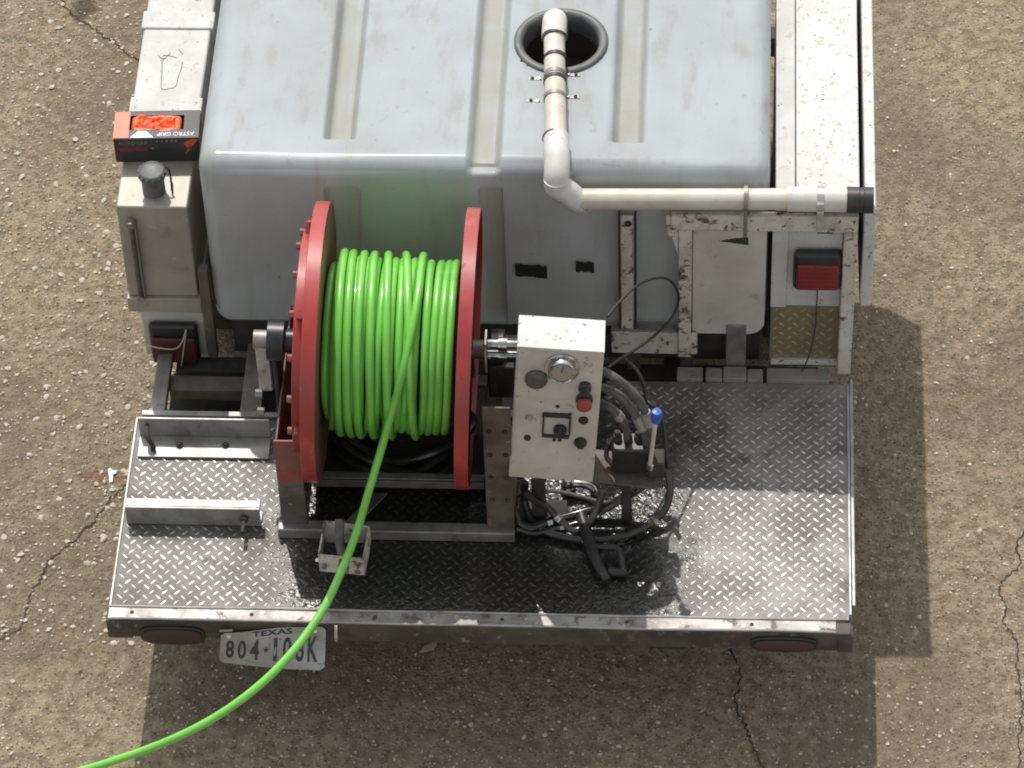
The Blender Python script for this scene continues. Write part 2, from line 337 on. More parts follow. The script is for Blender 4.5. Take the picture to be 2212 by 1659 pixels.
def rounded_box(lo, hi, r, xs, ys, zs, disp=None):
    lo = np.array(lo); hi = np.array(hi); ax = [xs, ys, zs]; bm = bmesh.new()
    for a in range(3):
        for sd in (0, 1):
            u, v = [i for i in range(3) if i != a]; gv = []
            for cu in ax[u]:
                row = []
                for cv in ax[v]:
                    q = np.zeros(3); q[a] = hi[a] if sd else lo[a]; q[u] = cu; q[v] = cv
                    inn = np.clip(q, lo+r, hi-r); d = q-inner if False else q-inn; nn = d/np.linalg.norm(d); p = inn+r*nn
                    if disp: p = p-nn*disp(p, nn)
                    row.append(bm.verts.new(p))
                gv.append(row)
            for i in range(len(gv)-1):
                for j in range(len(gv[0])-1): bm.faces.new((gv[i][j], gv[i+1][j], gv[i+1][j+1], gv[i][j+1]))
    bmesh.ops.remove_doubles(bm, verts=bm.verts, dist=1e-5); bmesh.ops.recalc_face_normals(bm, faces=bm.faces); return bm
def axis_lines(lo, hi, r, step, extra=()):
    a = [lo+r*(1-math.cos(t*math.pi/12)) if False else lo+r*t/6 for t in range(6)]
    m = list(np.linspace(lo+r, hi-r, max(2, int((hi-lo-2*r)/step)+1))); b = [hi-r*t/6 for t in range(5, -1, -1)]
    out = sorted(set(round(x, 5) for x in a+m+b+list(extra))); return out

# ================================================================== GROUND
def ring_lines(a, b, step, far):
    core = list(np.arange(a, b+1e-6, step)); lo = []; x = a; d = step
    while x > -far: d *= 1.6; x -= d; lo.append(x)
    hi = []; x = core[-1]; d = step
    while x < far: d *= 1.6; x += d; hi.append(x)
    return np.array(lo[::-1]+core+hi)
def ground_z(X, Y):
    z = .010*(vnoise(X, Y, .45, 1)-.5)+.004*(vnoise(X, Y, .09, 2)-.5)+.004*(vnoise(X, Y, .03, 3)-.5)+.003*(vnoise(X, Y, .014, 4)-.5)
    return z-.004
gx = ring_lines(-2.3, 2.2, .0105, 70); gy = ring_lines(-.9, 3.5, .0105, 70)
ground = raw('ground', grid_mesh('ground', gx, gy, ground_z), 'ground', kind='structure')
def gz(x, y): return float(ground_z(np.array([x]), np.array([y]))[0])

CR = []
def crack(pts, w, name='crack'):
    w *= .72
    P = smooth_path([zp(u, v, 0) for u, v in pts], 7); V = []; Fs = []; CR.extend(P)
    for i, p in enumerate(P):
        t = P[min(i+1, len(P)-1)]-P[max(i-1, 0)]; t /= np.linalg.norm(t)+1e-9; nn = np.array([-t[1], t[0], 0])
        jit = random.uniform(-.006, .006); wl = w*random.uniform(.35, 1.3); wr = w*random.uniform(.35, 1.3)
        for s in (-wl, wr):
            q = p+nn*(s+jit); V.append((q[0], q[1], gz(q[0], q[1])+.0022))
    for i in range(len(P)-1): Fs.append((2*i, 2*i+1, 2*i+3, 2*i+2))
    mb = MB().add(V, Fs); return obj(name, mb, 'crack', ground)
C6 = lambda L: [crop(x, y, 0, 1200, 1.553) for x, y in L]
crack(C6([(640, 330), (575, 365), (530, 400), (490, 440), (440, 515), (375, 575), (310, 640), (220, 710), (180, 790), (140, 860), (105, 955), (80, 1015), (0, 1060), (-60, 1100)]), .0055)
C4 = lambda L: [crop(x, y, 2000, 1700, 2.16) for x, y in L]
crack(C4([(2230, -320), (2170, -200), (2190, -90), (2100, 10), (2060, 90), (2090, 180), (2085, 300), (2140, 360), (2160, 430), (2170, 560), (2180, 680), (2205, 800), (2195, 900), (2180, 1100), (2190, 1260)]), .0038)
crack(C4([(330, 440), (400, 640), (370, 800), (430, 950), (480, 1080), (560, 1240)]), .0048)
C5 = lambda L: [crop(x, y, 0, 0, 2.764) for x, y in L]
crack(C5([(500, -60), (540, 60), (640, 150), (750, 220), (830, 290), (930, 340), (980, 400), (1050, 450), (1110, 480), (1160, 520)]), .006)

# pebbles bedded in the concrete
def pebble_mesh(seed, sub=1):
    r = random.Random(seed); bm = bmesh.new(); bmesh.ops.create_icosphere(bm, subdivisions=sub, radius=1)
    sx, sy, sz = r.uniform(.75, 1.2), r.uniform(.5, .9), r.uniform(.3, .5)
    for v in bm.verts:
        k = r.uniform(.78, 1.15); v.co = Vector((v.co.x*sx*k, v.co.y*sy*k, v.co.z*sz*k))
    me = bpy.data.meshes.new('pebble'); bm.to_mesh(me); bm.free(); return me
PM = [pebble_mesh(s) for s in range(8)]
for me in PM:
    me.polygons.foreach_set('use_smooth', [True]*len(me.polygons)); me.set_sharp_from_angle(angle=math.radians(50)); me.materials.append(MT['pebble'])
def visible_spot():
    while True:
        u, v = random.uniform(-20, 2232), random.uniform(-20, 1679); p = zp(u, v, 0)
        if (-1.0 < p[0] < 1.07) and p[1] > .2: continue
        k = 1.0 if p[0] < -1 else .55
        if p[1] < .2: k = .6
        if random.random() < k: return p
spots = []
for i in range(2700):
    p = visible_spot(); s = min(.0052*random.paretovariate(3.0), .0125)
    if p[0] > 1.0 or p[1] < .2: s *= .72
    spots.append((s, p))
spots.sort(key=lambda t: -t[0])
for i, (s, p) in enumerate(spots[:300]):
    o = bpy.data.objects.new('pebble', PM[i % 8]); COL.objects.link(o); o.parent = ground
    o.location = (p[0], p[1], gz(p[0], p[1])+s*.12); o.scale = (s, s, s); o.rotation_euler = (random.uniform(-.3, .3), random.uniform(-.3, .3), random.uniform(0, 6.28))
VV, QQ, off = [], [], 0
base = [(np.array([v.co[:] for v in m.vertices]), np.array([tuple(p.vertices) for p in m.polygons])) for m in (pebble_mesh(s+40, 1) for s in range(6))]
rest = spots[300:]+[(random.uniform(.0020, .0042), visible_spot()) for _ in range(3600)]+[(random.uniform(.0018, .0055), random.choice(CR)+np.array([random.gauss(0, .012), random.gauss(0, .012), 0])) for _ in range(420)]
for i, (s, p) in enumerate(rest):
    V, T = base[i % 6]; a = random.uniform(0, 6.28); ca, sa = math.cos(a), math.sin(a)
    W = V*s; W = np.stack([W[:, 0]*ca-W[:, 1]*sa+p[0], W[:, 0]*sa+W[:, 1]*ca+p[1], W[:, 2]+gz(p[0], p[1])+s*.15], 1)
    VV.append(W); QQ.append(T+off); off += len(W)
raw('small_pebbles', np_mesh('small_pebbles', np.concatenate(VV), np.concatenate(QQ)), 'pebble', ground, kind='stuff')

# ================================================================== TRAILER
DZ = .43
trailer = thing('utility_trailer', 'low flatbed trailer with silver tread plate deck, red lamps and a bent number plate', 'trailer', (0, 0, 0))
mb = MB()
mb.poly([(-1.06, .003, DZ-.006), (1.06, .003, DZ-.006), (1.06, .90, DZ-.006), (.34, .90, DZ-.006), (.34, .72, DZ-.006), (-1.06, .72, DZ-.006)], (0, 0, .006))
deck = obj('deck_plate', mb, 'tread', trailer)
# raised lugs of the tread pattern, herringbone
def lug_field(inside, place, P=.0372, Lh=.0128, Wh=.0036, Hh=.0021):
    sh = np.array([(-1, 0, 0), (-.45, -1, 0), (.45, -1, 0), (1, 0, 0), (.45, 1, 0), (-.45, 1, 0), (-.62, 0, 1), (.62, 0, 1)])
    T = np.array([(0, 1, 6), (1, 2, 7), (1, 7, 6), (2, 3, 7), (3, 4, 7), (4, 5, 6), (4, 6, 7), (5, 0, 6)])
    VV, TT, o = [], [], 0
    for i in range(-80, 81):
        for j in range(-80, 81):
            for k in (0, 1):
                x, y = (i+.5*k)*P, (j+.5*k)*P
                if not inside(x, y): continue
                a = math.radians(45 if k else -45); c, s = math.cos(a), math.sin(a)
                lx, ly = sh[:, 0]*Lh, sh[:, 1]*Wh
                VV.append(place(x+lx*c-ly*s+random.uniform(-.0008, .0008), y+lx*s+ly*c, sh[:, 2]*Hh*random.uniform(.55, 1.15))); TT.append(T+o); o += 8
    return np.concatenate(VV), np.concatenate(TT)
def on_deck(x, y): return -1.045 < x < 1.045 and .015 < y < (.885 if x > .35 else .705)
V, T = lug_field(on_deck, lambda x, y, h: np.stack([x, y, DZ+h], 1))
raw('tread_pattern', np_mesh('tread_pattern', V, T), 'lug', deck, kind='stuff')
# rolled edges of the deck, rear trim, bumper
B('deck_edge', (-1.068, .0, DZ-.05), (-1.06, .72, DZ+.003), 'alu', trailer, .002)
B('deck_edge', (1.06, .02, DZ-.05), (1.068, .90, DZ+.003), 'alu', trailer, .002)
B('rub_rail', (1.0685, .06, DZ-.03), (1.080, .93, DZ-.006), 'alu', trailer, .003)
tx1 = float(zp(1806, 1350, DZ)[0])
mb = MB(); mb.box((-1.066, -.044, DZ-.004), (tx1, .002, DZ+.001))
trim = obj('rear_trim', mb, 'trimflat', trailer, .001)
for yy in (-.044, 0.0):
    obj('trim_lip', MB().tube([(-1.066, yy, DZ+.001)]+[(-1.066+(tx1+1.066)*k/14, yy+random.uniform(-.0012, .0012), DZ+.002+random.uniform(-.001, .001)) for k in range(1, 14)]+[(tx1, yy, DZ+.001)], .0042, 10), 'alu', trim)
for k in range(12):
    x = -1.0+k*.178+random.uniform(-.01, .01)
    if x < tx1-.02 and k % 2 == 0: obj('screw', MB().lathe((x, -.021, DZ+.001), (0, 0, 1), [(0, .006), (.0018, .0055), (.003, .003), (.003, 0.0001)], 10), 'dark', trim)
mb = MB().box((-1.066, -.046, DZ-.082), (1.066, -.002, DZ-.0045))
bumper = obj('bumper_beam', mb, 'bumper', trailer, .004)
B('bumper_corner', (tx1+.004, -.049, DZ-.086), (1.072, -.0, DZ-.012), 'bumper', trailer, .006)
B('bumper_corner', (-1.072, -.049, DZ-.086), (-1.0, -.0, DZ-.006), 'bumper', trailer, .003)
# oval lamps set in the bumper
def oval_lamp(u0, v0, u1, v1):
    a = yp(u0, v0, -.047); c = yp(u1, v1, -.047); cx, cz = (a[0]+c[0])/2, (a[2]+c[2])/2; hw, hh = abs(c[0]-a[0])/2, abs(c[2]-a[2])/2
    def ov(k, y, n=40):
        out = []
        for i in range(n):
            t = 2*math.pi*i/n; e = .62
            out.append((cx+(hw-.004*k)*math.copysign(abs(math.cos(t))**e, math.cos(t)), y, cz+(hh-.004*k)*math.copysign(abs(math.sin(t))**e, math.sin(t))))
        return out
    g = obj('tail_lamp', MB().poly(ov(0, -.056), (0, .02, 0)), 'black', trailer, .003)
    n = 40; V = ov(2, -.057)+ov(2.2, -.062)+ov(5, -.067); V += [(cx, -.068, cz)]
    Fs = [(i+n*r, (i+1) % n+n*r, (i+1) % n+n*(r+1), i+n*(r+1)) for r in (0, 1) for i in range(n)]+[(2*n+i, 2*n+(i+1) % n, 3*n) for i in range(n)]
    obj('lens', MB().add(V, Fs), 'lensd', g)
oval_lamp(300, 1350, 446, 1389); oval_lamp(1622, 1373, 1765, 1405)
# licence plate, twisted
TL, TR, BL, BR = yp(478, 1362, -.05), yp(704, 1354, -.05), yp(474, 1428, -.055), yp(701, 1446, -.115)
def pl(s, t, o=0):
    p = (TL*(1-s)+TR*s)*t+(BL*(1-s)+BR*s)*(1-t)
    q = p+np.array([0, -.006*math.sin(3*s+1.2*t)-.004*math.sin(7*s*t+1), 0]); return q+np.array([0, -.74, .67])*o
mb = MB(); ns, ntt = 24, 12; ol = []
for k, o in ((0, .0), (1, -.0015)):
    for i in range(ns+1):
        for j in range(ntt+1):
            s, t = i/ns, j/ntt; e = .05            # trimmed corners
            if (s < .02 or s > .98) and (t < .03 or t > .97): s = min(max(s, .02), .98); t = min(max(t, .04), .96)
            ol.append(pl(s, t, o))
w = ntt+1; Fs = [(i*w+j, (i+1)*w+j, (i+1)*w+j+1, i*w+j+1) for i in range(ns) for j in range(ntt)]; q = (ns+1)*w
Fs += [tuple(reversed([x+q for x in f])) for f in Fs]
rim = [i*w for i in range(ns+1)]+[ns*w+j for j in range(1, w)]+[i*w+ntt for i in range(ns-1, -1, -1)]+[j for j in range(ntt-1, 0, -1)]
Fs += [(rim[i], rim[i]+q, rim[(i+1) % len(rim)]+q, rim[(i+1) % len(rim)]) for i in range(len(rim))]
plate = obj('license_plate', MB().add(ol, Fs), 'plate', trailer, label='bent and dirty white plate reading 804 108K')
def plate_text(txt, s0, s1, t0, t1):
    V, Fs = text_shape(txt, bold=.022); V[:, 0] /= V[:, 0].max()
    P = [pl(s0+(s1-s0)*a[0], t0+(t1-t0)*a[1], .0012) for a in V]; obj('plate_lettering', MB().add(P, Fs), 'ink', plate)
plate_text('TEXAS', .30, .68, .83, .97)
for ch, s0, s1 in (('8', .055, .135), ('0', .17, .25), ('4', .285, .375), ('1', .512, .545), ('0', .60, .68), ('8', .72, .80), ('K', .835, .93)):
    plate_text(ch, s0, s1, .19, .76)
st = [pl(.44+.032*math.cos(a)*k, .475+.085*math.sin(a)*k, .0012) for i in range(10) for a, k in ((math.pi/2+i*math.pi/5, 1 if i % 2 == 0 else .42),)]
obj('plate_lettering', MB().add(st, [tuple(range(10))]), 'ink', plate)
for k in (.08, .9):
    p = pl(k, .9, .001); obj('plate_screw', MB().lathe(p, (0, -.8, .6), [(0, .007), (.003, .006), (.004, .0001)], 12), 'bright', plate)
p = yp(488, 1360, -.055); obj('plate_tab', MB().tube([(p[0]-.018, -.055, p[2]-.006), (p[0]+.02, -.06, p[2]+.004)], .0045, 6), 'alu', trailer)
p = yp(726, 1375, -.07); obj('chain_eye', MB().tube([p+np.array([0, .02, .03]), p, p+np.array([0, 0, -.02])], .006, 8), 'bright', trailer)
# chassis under the deck
for x in (-.62, .55): B('frame_rail', (x-.04, .02, .25), (x+.04, 2.6, .37), 'dark', trailer, .004)
for y in (.25, 1.0, 1.75, 2.5): B('cross_member', (-.98, y-.03, .28), (.98, y+.03, .365), 'dark', trailer, .004)
obj('axle', MB().cyl((-.9, 1.6, .29), (.9, 1.6, .29), .035), 'dark', trailer)
for sx in (-1, 1):
    tw = obj('wheel', MB().lathe((sx*.80, 1.6, .29), (sx, 0, 0), [(0, .17), (.0, .26), (.02, .285), (.09, .29), (.16, .285), (.18, .26), (.18, .17)], 40), 'black', trailer)
    obj('rim', MB().lathe((sx*.80, 1.6, .29), (sx, 0, 0), [(.02, .172), (.08, .16), (.10, .10), (.13, .06), (.13, .001)], 32), 'steel', tw)
B('tank_bed', (-.80, 1.03, .39), (.80, 2.5, .53), 'dark', trailer, .003)
# open frame on the left before the deck
B('front_angle', (-1.05, .722, DZ-.03), (-.62, .742, DZ+.012), 'alu', trailer, .002)
B('frame_bar', (-.757, .744, DZ-.03), (-.695, 1.06, DZ-.002), 'steel', trailer, .002)
B('frame_bar', (-1.03, .744, DZ-.04), (-.985, 1.0, DZ-.008), 'steel', trailer, .003)
B('frame_bar', (-.985, .86, DZ-.075), (-.76, .92, DZ-.03), 'brown', trailer, .003)
B('frame_floor', (-1.0, .72, DZ-.17), (-.35, 1.04, DZ-.155), 'dark', trailer, .002)  # dark colour stands in for the shade down in the recess
B('front_angle', (-.62, .722, DZ-.035), (.335, .75, DZ-.002), 'dark', trailer, .002)
# bolted angles on the left of the deck
def x_of(u, v, z=DZ): return float(zp(u, v, z)[0])
a = obj('mounting_angle', MB().box((-1.046, .56, DZ+.003), (-.653, .642, DZ+.010)).box((-1.046, .6425, DZ+.003), (-.653, .650, DZ+.086)), 'alu', trailer, .0015)
for u in (388, 487):
    p = zp(u, 963, DZ+.01); obj('bolt', MB().lathe((p[0], p[1], DZ+.0101), (0, 0, 1), [(0, .011), (.006, .011), (.006, .006), (.012, .006), (.012, .0001)], 6), 'dark', a)
obj('clamp', MB().tube(smooth_path([(-1.02, .638, DZ+.06), (-1.015, .60, DZ+.055), (-1.0, .585, DZ+.03), (-1.0, .585, DZ+.01)], 5), .008, 8), 'dark', a)
a = obj('mounting_angle', MB().box((-1.048, .306, DZ+.003), (-.653, .313, DZ+.078)).box((-1.048, .3135, DZ+.071), (-.653, .342, DZ+.078)).box((-1.048, .3135, DZ+.003), (-.653, .36, DZ+.009)), 'alu', trailer, .0015)
obj('threaded_rod', MB().cyl((-.70, .36, DZ+.045), (-.70, .245, DZ+.045), .006, 10), 'dark', a)
obj('nut', MB().cyl((-.70, .306, DZ+.045), (-.70, .29, DZ+.045), .012, 6), 'dark', a)
# kerb strips and uprights on the right before the deck
ks = [(1462, 1518), (1524, 1560), (1562, 1612), (1614, 1648), (1656, 1790)]
for i, (u0, u1) in enumerate(ks):
    x0, x1 = x_of(u0, 822), x_of(u1, 822); B('kerb_strip', (x0, .902, DZ-.03), (x1, .952-.004*(i % 2), DZ+.012+.003*(i % 3)), 'kerbgrey', trailer, .003)
p0, p1 = yp(1567, 790, 1.0), yp(1610, 790, 1.0); B('upright', (p0[0], .96, DZ-.02), (p1[0], .985, .62), 'steel', trailer, .003)

# ================================================================== WATER TANK
TZ1, TR_ = 1.23, .054
TX0, TX1 = float(zp(429, 345, 1.19)[0]), float(zp(1664, 372, 1.19)[0])
TY0 = float(zp(1100, 334, TZ1)[1])-TR_; TY1 = 2.30; TZ0 = float(yp(600, 708, TY0)[2])
HC = zp(1212, 86, TZ1+.01)
tank = thing('water_tank', 'large milky white plastic water tank with ribbed top and open round hatch', 'tank', (-.02, 1.6, TZ0))
def span(u0, u1, v): a, b = zp(u0, v, TZ1)[0], zp(u1, v, TZ1)[0]; return (float(a+b)/2, float(b-a)/2)
GR = [span(706, 780, 200), span(1016, 1095, 200), span(1322, 1398, 200)]; GE = float(zp(1050, 302, TZ1)[1])
def rib(u0, u1): a, b = yp(u0, 420, TY0)[0], yp(u1, 420, TY0)[0]; return (float(a+b)/2, float(b-a)/2)
RB = [rib(700, 778), rib(1033, 1087)]; RZ = float(yp(740, 405, TY0)[2])
def sstep(a, b, x): t = min(max((x-a)/(b-a), 0), 1); return t*t*(3-2*t)
def trap(x, c, h): return 1-sstep(h*.52, h, abs(x-c))
gr_mask = {}
def tdisp(p, n):
    d = 0; g = 0
    if n[2] > .3:
        for i, (c, h) in enumerate(GR):
            e = sstep(GE-.004, GE+.006, p[1]) if i != 1 else 1.0
            k = trap(p[0], c, h)*e*sstep(.30, .75, n[2]) if i == 1 else trap(p[0], c, h)*e*sstep(.6, .9, n[2])
            d = max(d, .034*k); g = max(g, k)
    if n[1] < -.6:
        for c, h in RB:
            k = (1-sstep(h*.86, h, abs(p[0]-c)))*sstep(RZ, RZ-.01, p[2])*sstep(.58, .60, p[2])*sstep(-.6, -.9, n[1]); d = max(d, .022*k); g = max(g, k*.8)
    if n[2] > .9: d += .0035*math.sin(p[0]*5.1+1)*math.sin(p[1]*3.7)
    if n[1] < -.9: d += .006*math.sin(p[0]*4+.5)*math.sin(p[2]*7)
    gr_mask[tuple(np.round(p-n*d, 4))] = g
    return d
ex = [c+s*h*k for c, h in GR for s in (-1, 1) for k in (1.02, .9, .76, .62, .5, .3)]+[c+s*h*k for c, h in RB for s in (-1, 1) for k in (1.02, .92, .84)]
bm = rounded_box((TX0, TY0, TZ0), (TX1, TY1, TZ1), TR_, axis_lines(TX0, TX1, TR_, .02, ex),
                 axis_lines(TY0, TY1, TR_, .018, (GE-.006, GE-.002, GE+.002, GE+.007)), axis_lines(TZ0, TZ1, TR_, .02, (RZ-.011, RZ-.007, RZ-.003, RZ+.002)), tdisp)
bmesh.ops.delete(bm, geom=[v for v in bm.verts if v.co.z > TZ1-.06 and math.hypot(v.co.x-HC[0], v.co.y-HC[1]) < .121], context='VERTS')
me = bpy.data.meshes.new('body'); 
gl = [gr_mask.get(tuple(np.round(np.array(v.co), 4)), 0.0) for v in bm.verts]
for v in bm.verts: v.co -= Vector(ORG[tank.name])
bm.to_mesh(me); bm.free()
at = me.attributes.new('grime', 'FLOAT', 'POINT'); at.data.foreach_set('value', gl)
tm = MT['tank']; tn = tm.node_tree; ms = tn.nodes.new('ShaderNodeMixShader'); tr = tn.nodes.new('ShaderNodeBsdfTranslucent')
tr.inputs[0].default_value = (.72, .72, .66, 1); ms.inputs[0].default_value = .26; out = tn.nodes['Material Output']      # milky, lets light through
tn.links.new(tn.nodes['Principled BSDF'].outputs[0], ms.inputs[1]); tn.links.new(tr.outputs[0], ms.inputs[2]); tn.links.new(ms.outputs[0], out.inputs['Surface'])
raw('tank_shell', me, 'tank', tank)
hz = TZ1
ring = obj('hatch_ring', MB().lathe((HC[0], HC[1], hz-.06), (0, 0, 1), [(0, .112), (.056, .112), (.068, .116), (.072, .124), (.072, .134), (.067, .140), (.050, .141)], 56), 'ring', tank, smooth=50)
obj('water', MB().lathe((HC[0], HC[1], TZ1-.20), (0, 0, 1), [(0, .0001), (0, .149)], 40), 'water', tank)
obj('neck', MB().lathe((HC[0], HC[1], hz-.30), (0, 0, 1), [(0, .155), (.18, .15), (.25, .117)], 40), 'tankin', ring)
for (u0, v0, u1, v1) in ((1112, 569, 1182, 597), (1244, 563, 1283, 585)):
    a, c = yp(u0, v0, TY0-.007), yp(u1, v1, TY0-.007); n = 7; V = []
    for i in range(n+1):
        for t in (0, 1):
            V.append((a[0]+(c[0]-a[0])*i/n+random.uniform(-.003, .003), TY0-.009-.001*math.sin(i*2.1), a[2]+(c[2]-a[2])*t+random.uniform(-.004, .004)+.006*(i/n)*(-1)))
    obj('tape_patch', MB().add(V, [(2*i, 2*i+1, 2*i+3, 2*i+2) for i in range(n)]), 'black', tank)

# ================================================================== FILL PIPE
pipe = thing('pvc_pipe', 'cream plastic fill pipe bent from tank hatch down to cabinet edge', 'pipe', (.2, 1.0, 1.1))
z1 = TZ1+.040; R = .0315
S0, S1 = zp(1197, 66, z1), zp(1201, 302, z1)
obj('pipe_run', MB().cyl(S0, S1, R, 28), 'pvc', pipe)
el = smooth_path([S0+np.array([0, -.03, 0]), S0+np.array([0, .02, 0]), S0+np.array([0, .055, -.012]), S0+np.array([0, .068, -.045]), S0+np.array([0, .068, -.10])], 6)
obj('elbow', MB().tube(el, .0365, 26), 'pvcw', pipe); 
HY, HZ = .955, 1.168
E0 = S1; E1 = np.array([S1[0]+.006, HY, z1]); pth = smooth_path([E0+np.array([0, .012, 0]), E0*.5+E1*.5+np.array([0, .02, 0]), E1+np.array([0, .055, -.004]), E1+np.array([0, .012, -.022]), E1+np.array([0, 0, -.05])], 7)
obj('elbow', MB().tube(pth, .0372, 28), 'pvcw', pipe)
H0 = np.array([E1[0]+.058, HY, HZ-.012]); hx1 = float(yp(1700, 430, HY)[0]); hx2 = float(yp(1832, 432, HY)[0]); hx3 = float(yp(1890, 432, HY)[0])
pth = smooth_path([E1+np.array([0, .0, -.03]), E1+np.array([.002, -.001, -.062]), E1+np.array([.022, 0, -.078]), H0+np.array([0, 0, -.004]), H0+np.array([.012, 0, 0])], 6)
obj('elbow', MB().tube(pth, .0372, 28), 'pvcw', pipe)
z2 = float(yp(1700, 430, HY)[2])
obj('pipe_run', MB().cyl(H0-np.array([.02, 0, 0]), (hx1+.01, HY, z2), R, 28), 'pvc', pipe)
obj('coupling', MB().lathe((hx1, HY, z2), (1, 0, 0), [(0, R), (0, .0365), (.10, .0365), (.102, .0345), (.104, .0345), (.106, .0362), (hx2-hx1, .0362)], 32), 'pvcw', pipe)
obj('end_cap', MB().lathe((hx2-.004, HY, z2), (1, 0, 0), [(0, .034), (0, .0385), (.035, .0385), (.037, .0365), (.048, .0365), (.050, .0385), (hx3-hx2, .038), (hx3-hx2, .001)], 32), 'black', pipe)
def band(P, ax, r, w, m='black', parent=pipe, teeth=0):
    o = obj('hose_clamp', MB().lathe(np.array(P)-np.array(ax)*w/2, ax, [(0, r), (0, r+.003), (w, r+.003), (w, r)], 32, True), m, parent)
    return o
def along(v): return zp(1199, v, z1)
dirp = (S1-S0)/np.linalg.norm(S1-S0)
for v in (128, 176): band(along(v), dirp, R, .013)
band(along(84), dirp, .034, .006)
band(along(298), dirp, .034, .006, 'brown')
for v, uL, uR in ((165, 1141, 1253), (213, 1138, 1252)):       # perforated straps screwed to the tank
    for ua, ub in ((uL, 1172), (1226, uR)):
        a, c = zp(ua, v+(4 if ua == uL else -4), TZ1+.004), zp(ub, v, TZ1+.006)
        st = obj('strap', MB().box((min(a[0], c[0]), a[1]-.007, TZ1+.0015), (max(a[0], c[0]), a[1]+.007, TZ1+.0045)), 'steel', pipe, .001)
        q = a if ua == uL else c
        for dx in (.012, .034):
            xq = q[0]+(dx if ua == uL else -dx); obj('screw', MB().lathe((xq, a[1], TZ1+.004), (0, 0, 1), [(0, .006), (.004, .005), (.005, .0001)], 10), 'dark' if dx < .02 else 'bright', st)
    c = along(v); obj('strap', MB().lathe(c-dirp*.007, dirp, [(0, R+.0005), (0, R+.0022), (.014, R+.0022), (.014, R+.0005)], 28, True), 'steel', pipe)
for u, drop in ((1611, .085), (1772, .055)):       # hangers of the cross pipe
    x = float(yp(u, 430, HY)[0]); w_ = .012 if drop > .07 else .02
    hg = band((x, HY, z2), (1, 0, 0), .0368, w_, 'steel' if drop > .07 else 'bright')
    obj('hanger', MB().box((x-w_/2, HY-.040, z2-.036-drop), (x+w_/2, HY-.0375, z2-.012)), 'steel' if drop > .07 else 'bright', hg, .0008)

# ================================================================== RIGHT CABINET
cab = thing('tool_cabinet', 'long white steel side cabinet, chipped and rusty, along the trailer edge', 'cabinet', (.95, 1.5, .43))
CZ = 1.13; cx0 = .832; cx1 = 1.079; CYR = .955
prof = [(.99, .47), (1.92, .47), (2.2, CZ-.02), (.99, CZ-.02)]
obj('carcass', MB().poly([(cx0+.004, y, z) for y, z in prof], (cx1-cx0-.010, 0, 0)), 'rusty', cab, .003)
B('top_strip', (cx0, .962, CZ-.018), (.889, 2.19, CZ), 'white', cab, .003)
B('lid', (.8915, .962, CZ-.018), (cx1-.004, 2.19, CZ-.001), 'white_spot', cab, .003)
pr2 = [(.955, .72), (1.30, .66), (1.92, .5), (2.22, CZ+.0), (.955, CZ+.0)]
obj('side_door', MB().poly([(cx1+.010, y, z) for y, z in pr2], (.033, 0, 0)), 'white_spot', cab, .004)
# rear frame
ZB = DZ+.012
B('top_beam', (.53, .942, 1.045), (1.072, .961, CZ-.019), 'rusty', cab, .003)
B('post', (.553, .944, .492), (.592, .975, 1.044), 'rusty', cab, .003)
B('post', (1.032, .930, ZB), (1.072, .962, 1.044), 'rusty', cab, .003)
# gusset at the left end of the beam
obj('gusset', MB().poly([(.515, .948, CZ-.03), (.552, .948, CZ-.03), (.552, .948, .93), (.535, .948, 1.0), (.515, .948, 1.03)], (0, .01, 0)), 'rusty', cab, .002)
pa, pb = yp(1493, 497, .968), yp(1650, 722, .968)
x0, x1, zl, zh = .594, float(pb[0]), float(pb[2]), 1.046; rr = .05
ol = [(x0, .965, zl), (x1-rr, .965, zl)]+[(x1-rr+rr*math.sin(t), .965, zl+rr-rr*math.cos(t)) for t in np.linspace(.15, math.pi/2, 9)]+[(x1, .965, zh), (x0, .965, zh)]
door = obj('rounded_panel', MB().poly(ol, (0, .018, 0)), 'panelwhite', cab, .004, label='white panel with rounded lower corner')
wd_ = [yp(1553, 521, .964), yp(1588, 515, .964), yp(1616, 513, .964), yp(1617, 530, .964), yp(1596, 527, .964)]
obj('black_mark', MB().poly(wd_, (0, .0015, 0)), 'black', door)
# lamp panel and tan tread panel
tp0, tp1 = yp(1668, 490, .972), yp(1800, 666, .972)
lp = B('lamp_panel', (.826, .966, .706), (1.031, .974, 1.046), 'white', cab, .002)
B('panel_fold', (.826, .956, .708), (.872, .9655, 1.046), 'white', cab, .003)
a, c = yp(1715, 541, .95), yp(1817, 622, .95)
hs = obj('tail_lamp', MB().box((a[0], .932, c[2]), (c[0], .965, a[2])), 'blackp', cab, .018, seg=5)
obj('lens', MB().box((a[0]+.010, .926, c[2]+.010), (c[0]-.010, .940, a[2]-.042)), 'lensr', hs, .013, seg=5)
for k in range(5): z_ = c[2]+.022+k*.018; obj('lens_rib', MB().tube([(a[0]+.022, .926, z_), (c[0]-.022, .926, z_)], .0022, 6), 'lensr', hs)
B('rust_hole', (float(yp(1765, 492, .965)[0]), .9645, 1.018), (float(yp(1800, 492, .965)[0]), .9655, 1.044), 'dark', cab, 0)
tt = B('tread_panel', (.828, .972, DZ+.0), (1.031, .978, .705), 'tan_tread', cab, .001)
V, T = lug_field(lambda x, y: .84 < x < 1.02 and .45 < y < .695, lambda x, y, h: np.stack([x, .972-1.6*h, y], 1), .041, .0145, .0042)
raw('tread_pattern', np_mesh('tread_pattern', V-ORG[cab.name], T), 'tan_lug', tt, kind='stuff')
wp = [yp(1766, 622, .934), yp(1764, 660, .95), yp(1762, 700, .955), yp(1755, 740, .95), yp(1745, 775, .945), yp(1733, 800, .94), yp(1722, 812, .935)]
